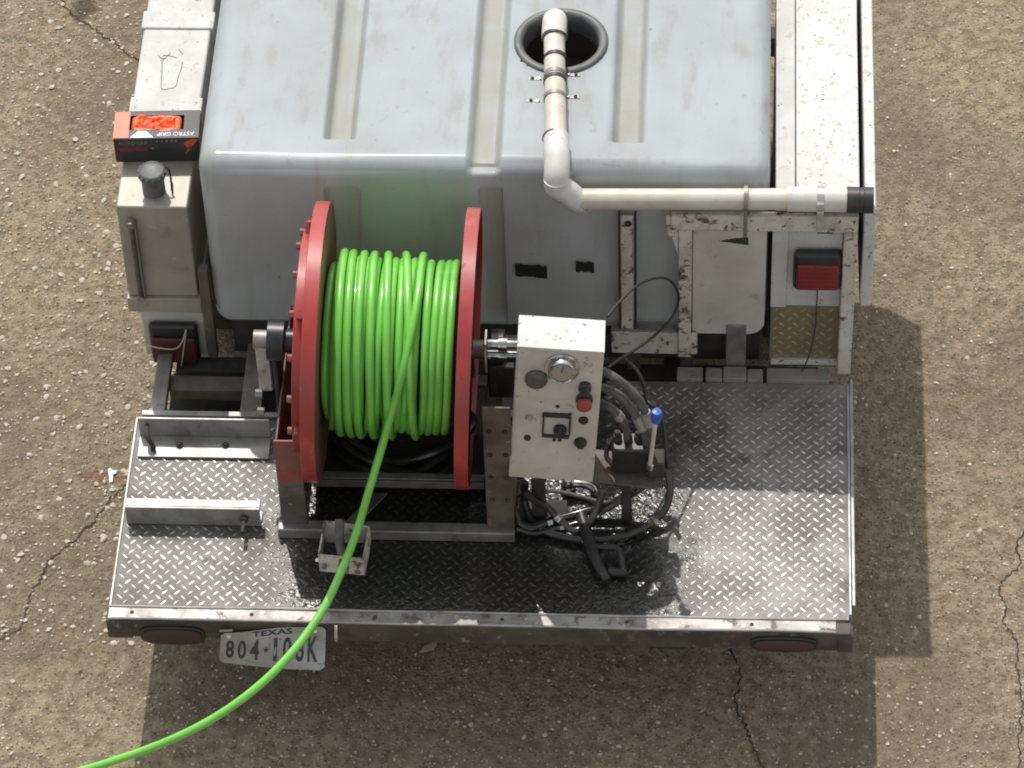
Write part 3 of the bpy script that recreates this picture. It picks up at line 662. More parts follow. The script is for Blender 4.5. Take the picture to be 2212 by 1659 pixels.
obj('lamp_wire', MB().tube(smooth_path(wp, 5), .0022, 6), 'black', cab)
B('sill', (cx0, .962, .445), (1.072, .99, .468), 'rusty', cab, .003)

# frame between tank and cabinet
br = thing('strut_bracket', 'upright scuffed steel strut with foot rail between tank and cabinet', 'bracket', (.4, .97, .43))
a, c = yp(1337, 458, .985), yp(1374, 740, .985)
B('strut', (a[0]+.004, .968, .52), (c[0]-.006, .975, a[2]), 'rusty', br, .002)
for x in (a[0]-.003, c[0]-.004): B('strut_flange', (x, .965, .52), (x+.007, .992, a[2]), 'dark', br, .002)
p = yp(1357, 465, .98); obj('bolt', MB().lathe((p[0], .968, p[2]-.02), (0, -1, 0), [(0, .011), (.006, .011), (.006, .0001)], 6), 'dark', br)
a, c = yp(1320, 714, .955), yp(1506, 764, .955)
B('foot_rail', (a[0], .952, c[2]), (c[0], .958, a[2]-.004), 'rusty', br, .002)
B('foot_rail', (a[0], .9585, a[2]-.008), (c[0]-.06, .985, a[2]-.002), 'steel', br, .002)
B('foot', (.40, .955, DZ-.01), (.44, .975, c[2]-.001), 'dark', br, .002)
B('foot', (.56, .962, DZ-.01), (.60, .982, c[2]-.001), 'dark', br, .002)

# ================================================================== LEFT CABINET, HYDRAULIC TANK, GLOVES
lc = thing('side_cabinet', 'narrow white side cabinet with scratched doodle and a raised band on top', 'cabinet', (-.98, 1.7, .43))
LZ = 1.08
B('carcass', (-1.09, 1.30, .46), (-.885, 2.2, LZ), 'white', lc, .006)
o0, o1 = zp(305, 63, LZ)[1], zp(310, 26, LZ)[1]
B('raised_band', (-1.098, o0, LZ-.06), (-.877, o1, LZ+.006), 'white', lc, .004)
o2, o3 = zp(285, 238, LZ)[1]-.06, zp(290, 211, LZ)[1]
B('raised_band', (-1.096, o2, LZ-.05), (-.879, o3, LZ+.004), 'white', lc, .003)
Z1 = lambda L: [zp(*crop(x, y, 250, 0, 2.765), LZ+.0004) for x, y in L]
for L in ([(630, 470), (632, 560), (628, 640), (630, 728), (690, 722), (742, 708), (760, 640), (785, 570), (800, 505)], [(600, 455), (625, 475), (660, 478)], [(640, 452), (690, 455), (750, 472)], [(770, 405), (785, 425), (802, 442)], [(640, 500), (650, 480), (700, 435)]):
    obj('scratch', MB().tube(smooth_path(Z1(L), 4), .0011, 5), 'brown', lc)
hyd = thing('hydraulic_tank', 'khaki steel oil tank with round black filler cap and sight tube', 'tank', (-.99, 1.1, .43))
B('body', (-1.102, 1.02, .645), (-.890, 1.285, 1.03), 'hyd', hyd, .005)
B('shelf', (-1.106, 1.008, .585), (-.882, 1.295, .6445), 'hyd', hyd, .003)
B('leg', (-1.075, 1.03, DZ-.06), (-.885, 1.05, .5845), 'panelwhite', hyd, .003)
B('leg', (-1.075, 1.25, DZ-.06), (-.885, 1.28, .5845), 'brown', hyd, .003)
fc = zp(333, 412, 1.03)
cap = obj('filler_cap', MB().lathe((fc[0], fc[1], 1.0305), (0, 0, 1), [(0, .034), (.058, .033), (.058, .038), (.066, .040), (.085, .039), (.088, .035), (.085, .030), (.085, .001)], 40), 'ring', hyd, smooth=45)
for k in range(14):
    t = k*2*math.pi/14; obj('cap_rib', MB().tube([(fc[0]+.0395*math.cos(t), fc[1]+.0395*math.sin(t), 1.098), (fc[0]+.0395*math.cos(t), fc[1]+.0395*math.sin(t), 1.113)], .0028, 6), 'ring', cap)
obj('cap_chain', MB().tube(smooth_path([(fc[0]+.03, fc[1]+.02, 1.115), (fc[0]+.05, fc[1]+.015, 1.10), (fc[0]+.055, fc[1]-.01, 1.04), (fc[0]+.05, fc[1]+.03, 1.034)], 5), .003, 6), 'dark', hyd)
sx = float(yp(293, 560, 1.0)[0])
obj('sight_tube', MB().tube([(sx, 1.0, .97), (sx, 1.0, .66)], .007, 10), 'greyhose', hyd)
for z in (.975, .655): obj('sight_fitting', MB().cyl((sx, 1.018, z), (sx, .992, z), .012, 8), 'steel', hyd)
B('sight_guard', (sx+.010, .998, .655), (sx+.014, 1.018, .975), 'steel', hyd, .001)
# left tail lamp hangs below the shelf
a, c = yp(318, 705, 1.0), yp(434, 782, 1.0)
hs = obj('tail_lamp', MB().box((a[0], 1.0, c[2]), (c[0], 1.028, a[2])), 'blackp', hyd, .014, seg=4)
obj('lens', MB().box((a[0]+.006, .986, c[2]+.006), (c[0]-.006, 1.002, a[2]-.045)), 'lens', hs, .013, seg=4)
wp = [yp(318, 745, .99), yp(345, 752, .978), yp(380, 753, .976), (np.array(yp(395, 735, .976))), yp(402, 712, .98), yp(396, 760, .976), yp(392, 790, .985)]
obj('lamp_wire', MB().tube(smooth_path(wp, 5), .002, 6), 'pvc', hyd)
obj('lamp_wire', MB().tube(smooth_path([yp(345, 790, 1.0), yp(350, 830, .98), yp(345, 860, .96), yp(340, 890, .93)], 5), .0022, 6), 'tan_tread', hyd)
B('side_post', (-.880, 1.0, DZ-.04), (-.850, 1.03, .78), 'brown', hyd, .003)
B('side_brace', (-.884, 1.03, .60), (-.836, 1.05, .625), 'brown', hyd, .002)

gb = thing('glove_box', 'black and orange carton with crumpled orange gloves in its window', 'carton', (-1.0, 1.25, 1.03))
gO = np.array(zp(252, 350, 1.033)); gX = np.array(zp(434, 352, 1.033))-gO; gw = np.linalg.norm(gX); gex = gX/gw
ang = math.radians(2.5); gex = np.array([math.cos(ang), math.sin(ang), 0]); gey = np.array([-math.sin(ang), math.cos(ang), 0]); gez = np.array([0, 0, 1.0])
gd, gh = .115, .097
def gbox(lo, hi): return MB().frame_box(gO, gex, gey, gez, lo, hi)
ct = obj('carton', gbox((0, 0, 0), (gw, .003, gh)).frame_box(gO, gex, gey, gez, (0, gd-.003, 0), (gw, gd, gh)).frame_box(gO, gex, gey, gez, (0, .003, 0), (gw, gd-.003, .003))
    .frame_box(gO, gex, gey, gez, (gw-.003, .003, .003), (gw, gd-.003, gh)).frame_box(gO, gex, gey, gez, (.003, .0035, gh-.002), (gw-.003, .036, gh))
    .frame_box(gO, gex, gey, gez, (.003, gd-.020, gh-.002), (gw-.003, gd-.0035, gh)).frame_box(gO, gex, gey, gez, (gw-.046, .036, gh-.002), (gw-.0035, gd-.020, gh)), 'carton', gb)
obj('orange_end', gbox((-.0015, 0, .004), (.0, gd, gh)).frame_box(gO, gex, gey, gez, (0, .0035, gh-.0021), (.044, gd-.0035, gh+.0006)), 'cartono', gb)
def gdisp(p, n): return n[2]*(.004+.014*abs(math.sin(42*p[0]+55*p[1]+2.2*math.sin(48*p[1])))+.008*abs(math.sin(105*p[1]-60*p[0]+2*math.sin(85*p[0])))-.004*math.sin(140*p[0]+90*p[1]))
lo, hi = (.05, .03, .01), (gw-.055, gd-.012, gh+.014)
bm = rounded_box(lo, hi, .02, axis_lines(lo[0], hi[0], .02, .004), axis_lines(lo[1], hi[1], .02, .004), axis_lines(lo[2], hi[2], .02, .02), gdisp)
for v in bm.verts: v.co = Vector(gO+gex*v.co.x+gey*v.co.y+gez*v.co.z-ORG[gb.name])
me = bpy.data.meshes.new('glove'); bm.to_mesh(me); bm.free(); raw('glove', me, 'orange', gb)
def flat(P, m, face, name='print_patch'):      # face 'top': (x, y) on the lid, 'front': (x, z) on the front
    if face == 'top': pts = [gO+gex*x+gey*y+gez*(gh+.0004) for x, y in P]; off = gez*.0005
    else: pts = [gO+gex*x-gey*.0004+gez*z for x, z in P]; off = -gey*.0005
    obj(name, MB().poly(pts, off), m, ct)
def gtext(txt, face, x, y, w, h, m, flip=False):
    V, Fs = text_shape(txt, w, h)
    if flip: V[:, 0] = w-V[:, 0]; V[:, 1] = h-V[:, 1]
    P = [(gO+gex*(x+a[0])+gey*(y+a[1])+gez*(gh+.0009)) if face == 'top' else (gO+gex*(x+a[0])-gey*.0009+gez*(y+a[1])) for a in V]
    obj('carton_lettering', MB().add(P, Fs), m, ct)
flat([(.048, .003), (.118, .003), (.095, .030), (.072, .031)], 'print', 'top')
gtext('ASTRO GRIP', 'top', .128, .008, .110, .016, 'print', True)
flat([(.135, .029), (.165, .029), (.167, .033), (.137, .033)], 'cartono', 'top')
gtext('ASTRO GRIP', 'front', .012, .072, .088, .013, 'printg')
flat([(.012, .045), (.095, .045), (.095, .060), (.012, .060)], 'maroon', 'front')
flat([(.165, .003), (gw-.002, .003), (gw-.002, .090), (gw-.018, .092), (.205, .075), (.222, .045), (.205, .03)][2:], 'cartono', 'front')
for k in range(5): flat([(.125+.014*k, .082), (.131+.014*k, .082), (.131+.014*k, .089), (.125+.014*k, .089)], 'printg', 'front')
flat([(.108, .052), (.116, .052), (.116, .060), (.108, .060)], 'printg', 'front')

# ================================================================== HOSE REEL
AX = np.array([0., .57, .94])
reel = thing('hose_reel', 'red steel hose reel on a brown stand bolted to the deck', 'hose reel', (-.25, .57, DZ))
tilt = math.radians(2.4); cR, sR = math.cos(tilt), math.sin(tilt)
def rl(x, y, z):       # reel frame -> world: the drum leans a little to one side
    dx, dz = x+.25, z-.94; return np.array([-.25+dx*cR+dz*sR, y, .94-dx*sR+dz*cR])
rax = np.array([cR, 0., -sR])
RF = .405
def flange(x0, x1, face_at, name, m='red'):
    xi = face_at
    P = [(x0, RF), (x1, RF), (x1, RF-.010), (xi+.004, RF-.012), (xi+.004, .05), (xi-.003, .05), (xi-.003, RF-.012), (x0, RF-.010)]
    mb = MB().lathe(rl(0, .57, .94), rax, P, 80, True); o = obj(name, mb, m, reel, .0015); return o
f1 = flange(-.494, -.452, -.457, 'flange')
obj('inner_face', MB().lathe(rl(0, .57, .94), rax, [(-.4525, RF-.015), (-.4525, .1)], 80), 'yellowish', f1)
f2 = flange(-.062, -.022, -.057, 'flange')
obj('inner_face', MB().lathe(rl(0, .57, .94), rax, [(-.0605, RF-.015), (-.0605, .1)], 80), 'yellowish', f2)
sp = obj('chain_ring', MB().lathe(rl(0, .57, .94), rax, [(-.524, .325), (-.497, .325), (-.497, .25), (-.524, .25)], 72, True), 'red', reel, .002)
for k in range(16):
    t = k*2*math.pi/16+.1; c = rl(-.524, .57+.315*math.cos(t), .94+.315*math.sin(t)); e = rl(-.537, .57+.315*math.cos(t), .94+.315*math.sin(t))
    obj('bolt', MB().cyl(c, e, .011, 6), 'redpost', sp)
obj('drum', MB().lathe(rl(0, .57, .94), rax, [(-.452, .205), (-.062, .205)], 60), 'dark', reel)
obj('axle', MB().cyl(rl(-.66, .57, .94), rl(.05, .57, .94), .028, 24), 'steel', reel)
for k in range(6):
    t = k*math.pi/3; c = np.array([math.cos(t), math.sin(t)])
    for x, mm in ((-.505, 'red'), (-.040, 'dark')): obj('spoke', MB().tube([rl(x, .57+.03*c[0], .94+.03*c[1]), rl(x, .57+.36*c[0], .94+.36*c[1])], .012, 8), mm, reel)  # right spokes coloured dark in place of the shade inside the flange
# stand
B('base_beam', (-.600, .262, DZ+.002), (.092, .302, DZ+.042), 'steel', reel, .004)
B('base_beam', (-.600, .84, DZ+.002), (.092, .88, DZ+.042), 'brown', reel, .004)
for x in (-.598, .03): B('base_rail', (x, .303, DZ+.002), (x+.06, .839, DZ+.040), 'brown', reel, .004)
B('post', (-.588, .285, DZ+.0425), (-.512, .292, .66), 'brown', reel, .002)
B('post', (-.588, .285, .6605), (-.512, .292, .84), 'redpost', reel, .002)
B('post_side', (-.588, .2925, DZ+.0425), (-.582, .85, .80), 'brown', reel, .002)
B('post_side', (-.606, .52, .60), (-.592, .62, .98), 'dark', reel, .004)
B('bearing_plate', (-.655, .545, .76), (-.615, .56, .955), 'bright', reel, .003)
obj('bearing', MB().lathe(rl(-.62, .57, .94), rax, [(0, .001), (0, .06), (.05, .06), (.05, .035), (.09, .035)], 28), 'blackp', reel, .002)
for k, (yy, zz) in enumerate(((.50, .72), (.50, .80), (.62, .72))): obj('bolt', MB().cyl((-.64, yy, zz), (-.66, yy, zz), .013, 6), 'steel', reel)
pr_ = B('post', (.012, .285, DZ+.0425), (.092, .292, 1.0), 'brown', reel, .002)
for z in (.60, .70, .80, .90):
    for x in (.030, .075): obj('bolt', MB().cyl((x, .2848, z), (x, .281, z), .008, 8), 'dark', pr_)
B('post_side', (.012, .2925, DZ+.0425), (.018, .64, .86), 'dark', reel, .002)
B('motor_mount', (.0185, .50, .80), (.092, .60, .93), 'dark', reel, .004)
mo = obj('hydraulic_motor', MB().lathe(rl(-.0, .57, .94), rax, [(.02, .001), (.02, .06), (.06, .06), (.06, .045), (.13, .045), (.13, .001)], 24), 'blackp', reel, .003)
for i, z in enumerate((1.03, .985)):
    obj('fitting', MB().lathe((.02, .50, z), (1, 0, 0), [(0, .001), (0, .016), (.03, .016), (.03, .021), (.055, .021), (.055, .014), (.085, .014), (.085, .018), (.11, .018), (.11, .001)], 12), 'clear', mo)
B('fitting_plate', (.010, .47, .94), (.019, .53, 1.06), 'clear', mo, .002)
B('tie_bar', (-.50, .392, .515), (-.0, .400, .545), 'brown', reel, .002)
B('tie_bar', (-.50, .4005, .538), (-.0, .425, .546), 'steel', reel, .002)
for k, (zz, rr_, cy) in enumerate(((.48, .16, .62), (.505, .13, .60), (.53, .15, .64))):
    obj('slack_loop', MB().tube([(-.25+1.25*rr_*math.cos(t)+.02*math.sin(3*t+k), cy+rr_*math.sin(t), zz+.012*math.sin(2*t+k)) for t in np.linspace(0, 2*math.pi, 40)[:-1]], .012, 8, closed=True), 'wetblack', reel)
B('drip_pan', (-.51, .44, .46), (.0, .83, .466), 'dark', reel, .002)
# hose guide on its arm
gc = np.array(zp(745, 1190, .53)); 
ga = obj('guide_arm', MB().tube([(-.305, .40, .50), (-.33, .30, .53), (gc[0]+.01, gc[1]+.055, .56)], .0, 4) if False else MB().poly([(-.325, .395, .49), (-.285, .395, .49), (gc[0]+.035, gc[1]+.058, .585), (gc[0]-.005, gc[1]+.058, .585)], (0, .004, -.012)), 'brown', reel, .002)
gw2, gd2, zt, zb = .072, .05, .590, .495
gd_ = obj('hose_guide', MB().poly([gc+np.array([-gw2, -gd2, zb-gc[2]]), gc+np.array([gw2*.85, -gd2-.01, zb-gc[2]-.004]), gc+np.array([gw2*.85, -gd2-.01, zt-gc[2]-.022]), gc+np.array([-gw2, -gd2, zt-gc[2]-.018])], (0, .005, 0))
    .poly([gc+np.array([-gw2, -gd2+.005, zb-gc[2]]), gc+np.array([-gw2, gd2, zb-gc[2]+.01]), gc+np.array([-gw2+.012, gd2, zt-gc[2]+.012]), gc+np.array([-gw2, -gd2+.005, zt-gc[2]-.018])], (.005, 0, 0))
    .poly([gc+np.array([gw2*.85, -gd2-.005, zb-gc[2]]), gc+np.array([gw2, gd2, zb-gc[2]+.01]), gc+np.array([gw2, gd2, zt-gc[2]-.005]), gc+np.array([gw2*.85, -gd2-.005, zt-gc[2]-.02])], (-.005, 0, 0))
    .poly([gc+np.array([-gw2+.012, gd2, zb-gc[2]+.01]), gc+np.array([gw2-.005, gd2, zb-gc[2]+.01]), gc+np.array([gw2-.005, gd2, zt-gc[2]-.01]), gc+np.array([-gw2+.012, gd2, zt-gc[2]+.012])], (0, .005, 0)), 'rusty', reel, .002)
obj('roller', MB().tube([gc+np.array([-.012, .035, .10]), gc+np.array([-.010, -.02, .06]), gc+np.array([.004, -gd2-.018, -.005])], .013, 14), 'greyhose', gd_)
for dx, dz in ((-.055, -.0), (.04, -.02)): obj('bolt', MB().cyl(gc+np.array([dx, -gd2-.006, dz]), gc+np.array([dx, -gd2-.014, dz]), .008, 8), 'steel', gd_)
obj('bolt', MB().cyl(gc+np.array([-gw2-.012, -.02, -.02]), gc+np.array([-gw2, -.02, -.02]), .007, 8), 'bright', gd_)

# ================================================================== GREEN HOSE
hr = .0121
xl = [-.437+.0252*k for k in range(15)]                       # inner layer, left to right
xo = [-.395, -.365, -.325, -.288, -.238, -.150]                # loose upper turns
path = []; N = 44
def on_drum(x, rad, th): return rl(x, .57+rad*math.cos(th), .94+rad*math.sin(th))
def turns(xs, rad, lead_slant):
    for i in range(len(xs)-1):
        wob = random.uniform(-.005, .005)
        for k in range(N):
            t = k/N; th = -math.pi/2+2*math.pi*t       # from underneath, up the back, over the top to the front
            s = sstep(.0, 1.0, t) if lead_slant else sstep(.7, 1, t)
            x = xs[i]*(1-s)+xs[i+1]*s+wob*math.sin(2*math.pi*t)
            path.append(on_drum(x, rad+.004*math.sin(3*th+i)*.5, th))
turns(xl, .2190, False)
xl2 = list(reversed(xl)); 
n0 = len(path)
xs2 = [-.088, -.109, -.131, -.157, -.183, -.207, -.234, -.259, -.285, -.310, -.336, -.361, -.386, -.411, -.434]
turns(xs2, .2415, False)
turns([-.412, -.398, -.362, -.336, -.297, -.250, -.182], .2600, True)
# last part: over the top, off the front, through the guide and away
xa = float(zp(903, 548, 1.205)[0])+.0; xb = float(zp(856, 832, 1.0)[0])
for thd in np.linspace(-84, 90, 24)[:-1]:
    k = (thd+84)/174; path.append(on_drum(-.182*(1-k)+xa*k, .2605, math.radians(thd)))
for k, thd in enumerate(np.linspace(90, 166, 16)):
    q = k/15; path.append(on_drum(xa*(1-q**1.6)+xb*q**1.6, .2625, math.radians(thd)))
tail = [zp(770, 1150, .615), zp(735, 1240, .592), zp(690, 1330, .56), zp(620, 1422, .52), zp(540, 1497, .47), zp(450, 1558, .41), zp(350, 1606, .34), zp(225, 1650, .25), zp(90, 1688, .16), zp(-60, 1715, .08), zp(-250, 1735, .018)]
mid = [zp(826, 962, .86), zp(797, 1060, .735)]
path = path+[p for p in smooth_path([path[-1]]+mid+tail, 8)[1:]]
hose = obj('hose', MB().tube(path, hr, 12), 'green', None, smooth=60)
tag(hose, 'bright lime green hose wound on the red reel and trailing away', 'hose')

# ================================================================== CONTROL BOX
bl = np.array(yp(1098, 1030, .27)); brr = np.array(yp(1281, 1042, .27)); tl = np.array(yp(1125, 749, .36))
eX = brr-bl; cw = np.linalg.norm(eX); eX /= cw; eZ = tl-bl; chh = np.linalg.norm(eZ); eZ /= chh; eZ = eZ-eX*np.dot(eX, eZ); eZ /= np.linalg.norm(eZ); eY = np.cross(eZ, eX)
cb = thing('control_box', 'tilted grimy beige control box with gauge, red button and selector switch', 'control box', (float(bl[0])+.12, .42, DZ))
CDp = .145
def cbox(lo, hi): return MB().frame_box(bl, eX, eY, eZ, lo, hi)
obj('casing', cbox((0, 0, 0), (cw, CDp, chh-.0025)), 'cbox', cb, .003)
obj('top_plate', cbox((-.001, -.002, chh-.002), (cw+.001, CDp+.002, chh+.002)), 'cboxtop', cb, .0015)
def fp(x, y): q = pp(*crop(x, y, 1400, 880, 2.765), bl, eY); return q
k6 = 1/(2.765*1.36709)/738.
def disc(name, x, y, prof, m, n=28, parent=cb):
    return obj(name, MB().lathe(fp(x, y), -eY, prof, n), m, parent, smooth=45)
g = disc('gauge', 718, 570, [(-.001, .049), (.004, .049), (.006, .046), (.006, .040), (.024, .038), (.028, .035), (.026, .031), (.022, .0305)], 'clear', 40)
obj('dial', MB().lathe(fp(718, 570), -eY, [(.022, .031), (.022, .0001)], 32), 'hyd', g)
c0 = fp(718, 570)-eY*.0225; obj('needle', MB().poly([c0-eX*.0015, c0+eX*.0015, c0+eX*.004+eZ*.022, c0+eX*.002+eZ*.023], -eY*.0008), 'ink', g)
disc('rubber_cap', 508, 660, [(-.001, .032), (.006, .032), (.009, .028), (.009, .0001)], 'greyhose', 32)
disc('toggle', 905, 720, [(-.001, .018), (.018, .018), (.020, .014), (.034, .012), (.034, .0001)], 'blackp', 20)
disc('toggle_collar', 905, 775, [(-.001, .012), (.010, .012), (.012, .0001)], 'steel', 12)
rb = disc('stop_button', 900, 825, [(-.001, .024), (.008, .024), (.010, .017), (.022, .016)], 'blackp', 24)
obj('button_head', MB().lathe(fp(900, 825), -eY, [(.022, .016), (.023, .021), (.033, .022), (.040, .017), (.042, .0001)], 28), 'redknob', rb, smooth=45)
for x, y, r in ((682, 885, .006), (435, 1140, .0105), (892, 998, .0145), (655, 1158, .006), (700, 1160, .006)): disc('hole', x, y, [(-.001, r), (.0012, r), (.0012, .0001)], 'blackp', 20)
disc('lower_knob', 868, 1178, [(-.001, .019), (.004, .019), (.012, .012), (.020, .011), (.020, .0001)], 'blackp', 20)
disc('small_plug', 450, 970, [(-.001, .010), (.008, .010), (.014, .007), (.014, .0001)], 'hyd', 16)
wa, wb = fp(560, 935), fp(790, 1135)
def face_rect(x0, y0, x1, y1, t, m, name, parent=cb):
    q = [fp(x0, y0), fp(x1, y0+(x1-x0)*.06), fp(x1-8, y1+(x1-x0)*.06), fp(x0-8, y1)]; return obj(name, MB().poly(q, -eY*t), m, parent)
wf = face_rect(562, 930, 795, 962, .006, 'blackp', 'selector_frame'); face_rect(560, 1108, 780, 1128, .006, 'blackp', 'frame_bar', wf)
face_rect(562, 962, 576, 1110, .006, 'blackp', 'frame_bar', wf); face_rect(778, 970, 794, 1112, .006, 'blackp', 'frame_bar', wf)
sk = disc('selector_knob', 702, 1072, [(-.001, .019), (.010, .019), (.014, .016), (.026, .014), (.026, .0001)], 'blackp', 24)
q = fp(702, 1072)-eY*.026; obj('pointer', MB().frame_box(q, eX, eY, eZ, (-.004, -.006, -.013), (.004, .0, .03)), 'blackp', sk, .002)
B('stand', (.14, .34, DZ+.001), (.18, .38, .74), 'dark', cb, .003)
B('foot_plate', (.10, .30, DZ+.004), (.24, .42, DZ+.012), 'dark', cb, .002)
B('side_arm', (.085, .36, .84), (.145, .39, .88), 'dark', cb, .003)

# valve block beside the box
vb = thing('valve_block', 'black valve block on a grey plate with blue knobbed lever', 'valve', (.45, .40, DZ))
a = yp(1283, 1032, .31); c = yp(1418, 1050, .31)
obj('base_plate', MB().poly([(a[0], .30, a[2]-.008), (c[0], .30, c[2]-.005), (c[0], .42, c[2]-.005), (a[0], .42, a[2]-.008)], (0, 0, .006)), 'brown', vb, .001)
vz = float(a[2])-.001
B('block', (.375, .33, vz), (.475, .40, vz+.10), 'blackp', vb, .006)
B('block_end', (.476, .32, vz-.012), (.525, .38, vz+.055), 'dark', vb, .006)
for x in (.39, .42, .45): obj('port', MB().lathe((x, .37, vz+.10), (0, .2, 1), [(0, .013), (.018, .013), (.018, .009), (.03, .009), (.03, .0001)], 12), 'dark', vb)
L0, L1 = yp(1404, 1005, .325), yp(1417, 905, .325)
obj('lever', MB().cyl(L0, L1, .0065, 12), 'pvc', vb)
obj('lever_collar', MB().cyl(L0-(L1-L0)*.06, L0+(L1-L0)*.04, .012, 12), 'bright', vb)
dl = (L1-L0)/np.linalg.norm(L1-L0)
obj('lever_knob', MB().lathe(L1-dl*.012, dl, [(0, .008), (.004, .014), (.035, .017), (.045, .013), (.047, .0001)], 20), 'blue', vb, smooth=50)
B('support_leg', (.40, .35, DZ+.001), (.43, .38, vz-.008), 'dark', vb, .003)

def hose_thing(pts, r, m, label, name='hydraulic_hose', crimp=None, group=None):
    P = smooth_path(pts, 7); t = thing(name, label, 'hose', tuple(float(x) for x in pts[-1]), group)
    obj('hose_body', MB().tube(P, r, 12), m, t, smooth=60)
    if m == 'wetblack':
        for j in (int(len(P)*.36), int(len(P)*.62)): obj('coupling', MB().tube(P[j:j+3], r*1.35, 6), 'clear', t)  # chrome sleeves added to give the wet hoses glints
    if crimp:
        i0, i1 = int(len(P)*crimp[0]), int(len(P)*crimp[1]); obj('crimp', MB().tube(P[i0:i1], r*1.28, 14), 'alu', t)
    return t
hose_thing([yp(1300, 800, 0.41), yp(1330, 817, 0.39), yp(1362, 842, 0.38), yp(1385, 872, 0.37), yp(1398, 905, 0.36), yp(1405, 950, 0.36), yp(1400, 990, 0.36)], .0125, 'greyhose', 'uppermost dusty grey hose arching from the control box to the valve block', crimp=(.60, .74))
hose_thing([yp(1300, 836, 0.40), yp(1335, 852, 0.38), yp(1362, 880, 0.37), yp(1380, 908, 0.36), yp(1394, 940, 0.36), yp(1396, 985, 0.36)], .0125, 'greyhose', 'dusty grey hose below the uppermost one, between control box and valve block', crimp=(.55, .74))
hose_thing([yp(1290, 868, 0.40), yp(1315, 878, 0.38), yp(1336, 897, 0.37), yp(1352, 925, 0.37), yp(1358, 980, 0.37)], .0115, 'greyhose', 'shortest dusty grey hose, tucked lowest beside the control box', crimp=(.45, .62))
R1 = lambda x, y, z: zp(*crop(x, y, 1450, 1350, 3.318), z)
hose_thing([R1(1650, -40, .60), R1(1700, 80, .585), R1(1748, 220, .55), R1(1752, 360, .515), R1(1710, 500, .485), R1(1620, 605, .465), R1(1480, 700, .455), R1(1300, 772, .45), R1(1100, 808, .45), R1(900, 808, .45), R1(700, 778, .45), R1(520, 720, .452), R1(390, 600, .46), R1(330, 430, .49), R1(335, 250, .56)], .0112, 'wetblack', 'long black rubber hose looping in a wide arc across the tread plate')
hose_thing([R1(1560, 230, .56), R1(1440, 310, .53), R1(1300, 400, .50), R1(1130, 472, .475), R1(900, 540, .462), R1(700, 598, .458), R1(520, 650, .458), R1(380, 690, .462), R1(280, 640, .47), R1(235, 520, .49)], .0135, 'wetblack', 'thick black hose running from valve block across under the control box')
hose_thing([R1(440, 250, .56), R1(520, 322, .52), R1(700, 345, .505), R1(900, 392, .498), R1(1100, 445, .492), R1(1180, 430, .50)], .006, 'greyhose', 'thin grey brown hose lying across the black hoses')
hose_thing([yp(1312, 684, .56), yp(1335, 655, .62), yp(1375, 618, .70), yp(1415, 601, .78), yp(1448, 606, .84), yp(1466, 640, .86), yp(1455, 680, .84), yp(1425, 715, .78), yp(1385, 747, .68), yp(1345, 772, .60), yp(1312, 795, .52)], .0042, 'black', 'thin black cable looping from behind the control box toward the cabinet post', name='cable')
hose_thing([yp(1350, 775, .62), yp(1375, 800, .60), yp(1390, 830, .58), yp(1400, 868, .55), yp(1425, 890, .5), yp(1436, 940, .46), yp(1440, 990, .42), R1(1740, 150, .55)], .0062, 'black', 'black hose rising behind the blue knobbed lever', name='rubber_hose')
hose_thing([R1(330, 330, .60), R1(420, 420, .55), R1(560, 500, .50), R1(700, 640, .47), R1(820, 720, .46), R1(960, 640, .47), R1(1040, 500, .50), R1(1100, 330, .55)], .011, 'wetblack', 'wet black hose sagging in a short loop under the control box')
hose_thing([R1(250, 700, .47), R1(420, 745, .455), R1(640, 700, .46), R1(860, 640, .465), R1(1050, 560, .475), R1(1260, 440, .51), R1(1480, 300, .56)], .0075, 'wetblack', 'slim wet black hose alongside the thick one beneath the control box')
hose_thing([yp(1330, 1010, .34), yp(1310, 985, .37), yp(1320, 950, .40), yp(1350, 945, .40), yp(1380, 965, .38), yp(1392, 1000, .36)], .0075, 'wetblack', 'small black hose curled against the back of the valve block')
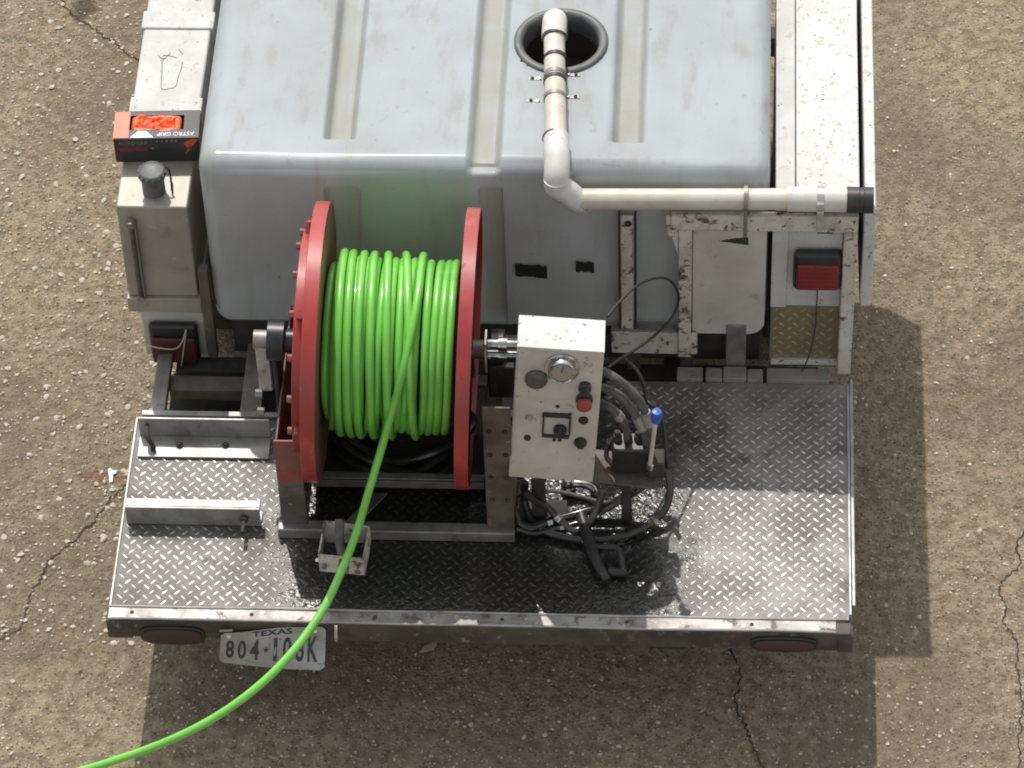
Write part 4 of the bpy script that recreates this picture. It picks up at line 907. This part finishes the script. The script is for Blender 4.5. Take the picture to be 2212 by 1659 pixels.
# spray gun on the deck
sg = thing('spray_gun', 'black wash gun with trigger grip lying on the wet tread plate', 'spray gun', tuple(float(v) for v in R1(1050, 900, DZ)))
obj('barrel', MB().tube([R1(880, 560, .475), R1(930, 720, .47), R1(990, 920, .462), R1(1060, 1080, .458), R1(1140, 1210, .452)], [.017, .018, .019, .016, .012], 14), 'black', sg)
obj('grip', MB().tube(smooth_path([R1(1010, 870, .47), R1(1130, 880, .475), R1(1240, 890, .475), R1(1275, 1000, .465), R1(1290, 1110, .455)], 5), .0095, 10), 'black', sg)
obj('trigger', MB().tube(smooth_path([R1(1240, 890, .475), R1(1255, 850, .48), R1(1300, 850, .485)], 4), .006, 8), 'black', sg)
obj('trigger', MB().tube(smooth_path([R1(1280, 940, .47), R1(1335, 920, .478), R1(1355, 870, .482)], 4), .006, 8), 'black', sg)
obj('swivel', MB().tube([R1(1150, 1120, .45), R1(1330, 1130, .45)], .014, 12), 'black', sg)
fb = thing('pipe_fitting', 'wet chrome pipe fitting under the control box', 'fitting', tuple(float(v) for v in R1(760, 270, DZ)), None)
P0 = R1(760, 285, .46); obj('collar', MB().lathe((P0[0], P0[1], DZ+.003), (0, 0, 1), [(0, .022), (.03, .022), (.035, .018), (.055, .018), (.06, .012), (.06, .0001)], 18), 'clear', fb)
P0 = R1(1010, 350, .45); obj('elbow_stub', MB().tube(smooth_path([(P0[0], P0[1], DZ+.002), (P0[0], P0[1], DZ+.03), (P0[0]-.02, P0[1]+.01, DZ+.045), (P0[0]-.07, P0[1]+.015, DZ+.045)], 5), .013, 12), 'clear', fb)

# ================================================================== SMALL THINGS ON THE GROUND
def scrap(pts, z, m, label, cat, name):
    P = [np.array(zp(u, v, 0)) for u, v in pts]; c = sum(P)/len(P); V = [(*p[:2], gz(p[0], p[1])+z+random.uniform(0, .006)) for p in P]+[(c[0], c[1], gz(c[0], c[1])+z+.008)]
    V += [(x, y, w_-.0015) for x, y, w_ in V]; n = len(P); Fs = [(i, (i+1) % n, n) for i in range(n)]+[((i+1) % n+n+1, i+n+1, 2*n+1) for i in range(n)]+[(i, i+n+1, (i+1) % n+n+1, (i+1) % n) for i in range(n)]
    o = obj(name, MB().add(V, Fs), m); tag(o, label, cat)
scrap([(905, 1412), (915, 1398), (930, 1390), (941, 1386), (943, 1396), (936, 1405), (922, 1409)], .004, 'leaf', 'pale dry leaf on the ground under the bumper', 'leaf', 'dry_leaf')
scrap([(233, 1016), (238, 1010), (243, 1016), (252, 1017), (251, 1024), (245, 1026), (244, 1042), (236, 1043), (235, 1027)], .002, 'print', 'scrap of white paper on the red stained concrete', 'paper', 'paper_scrap')
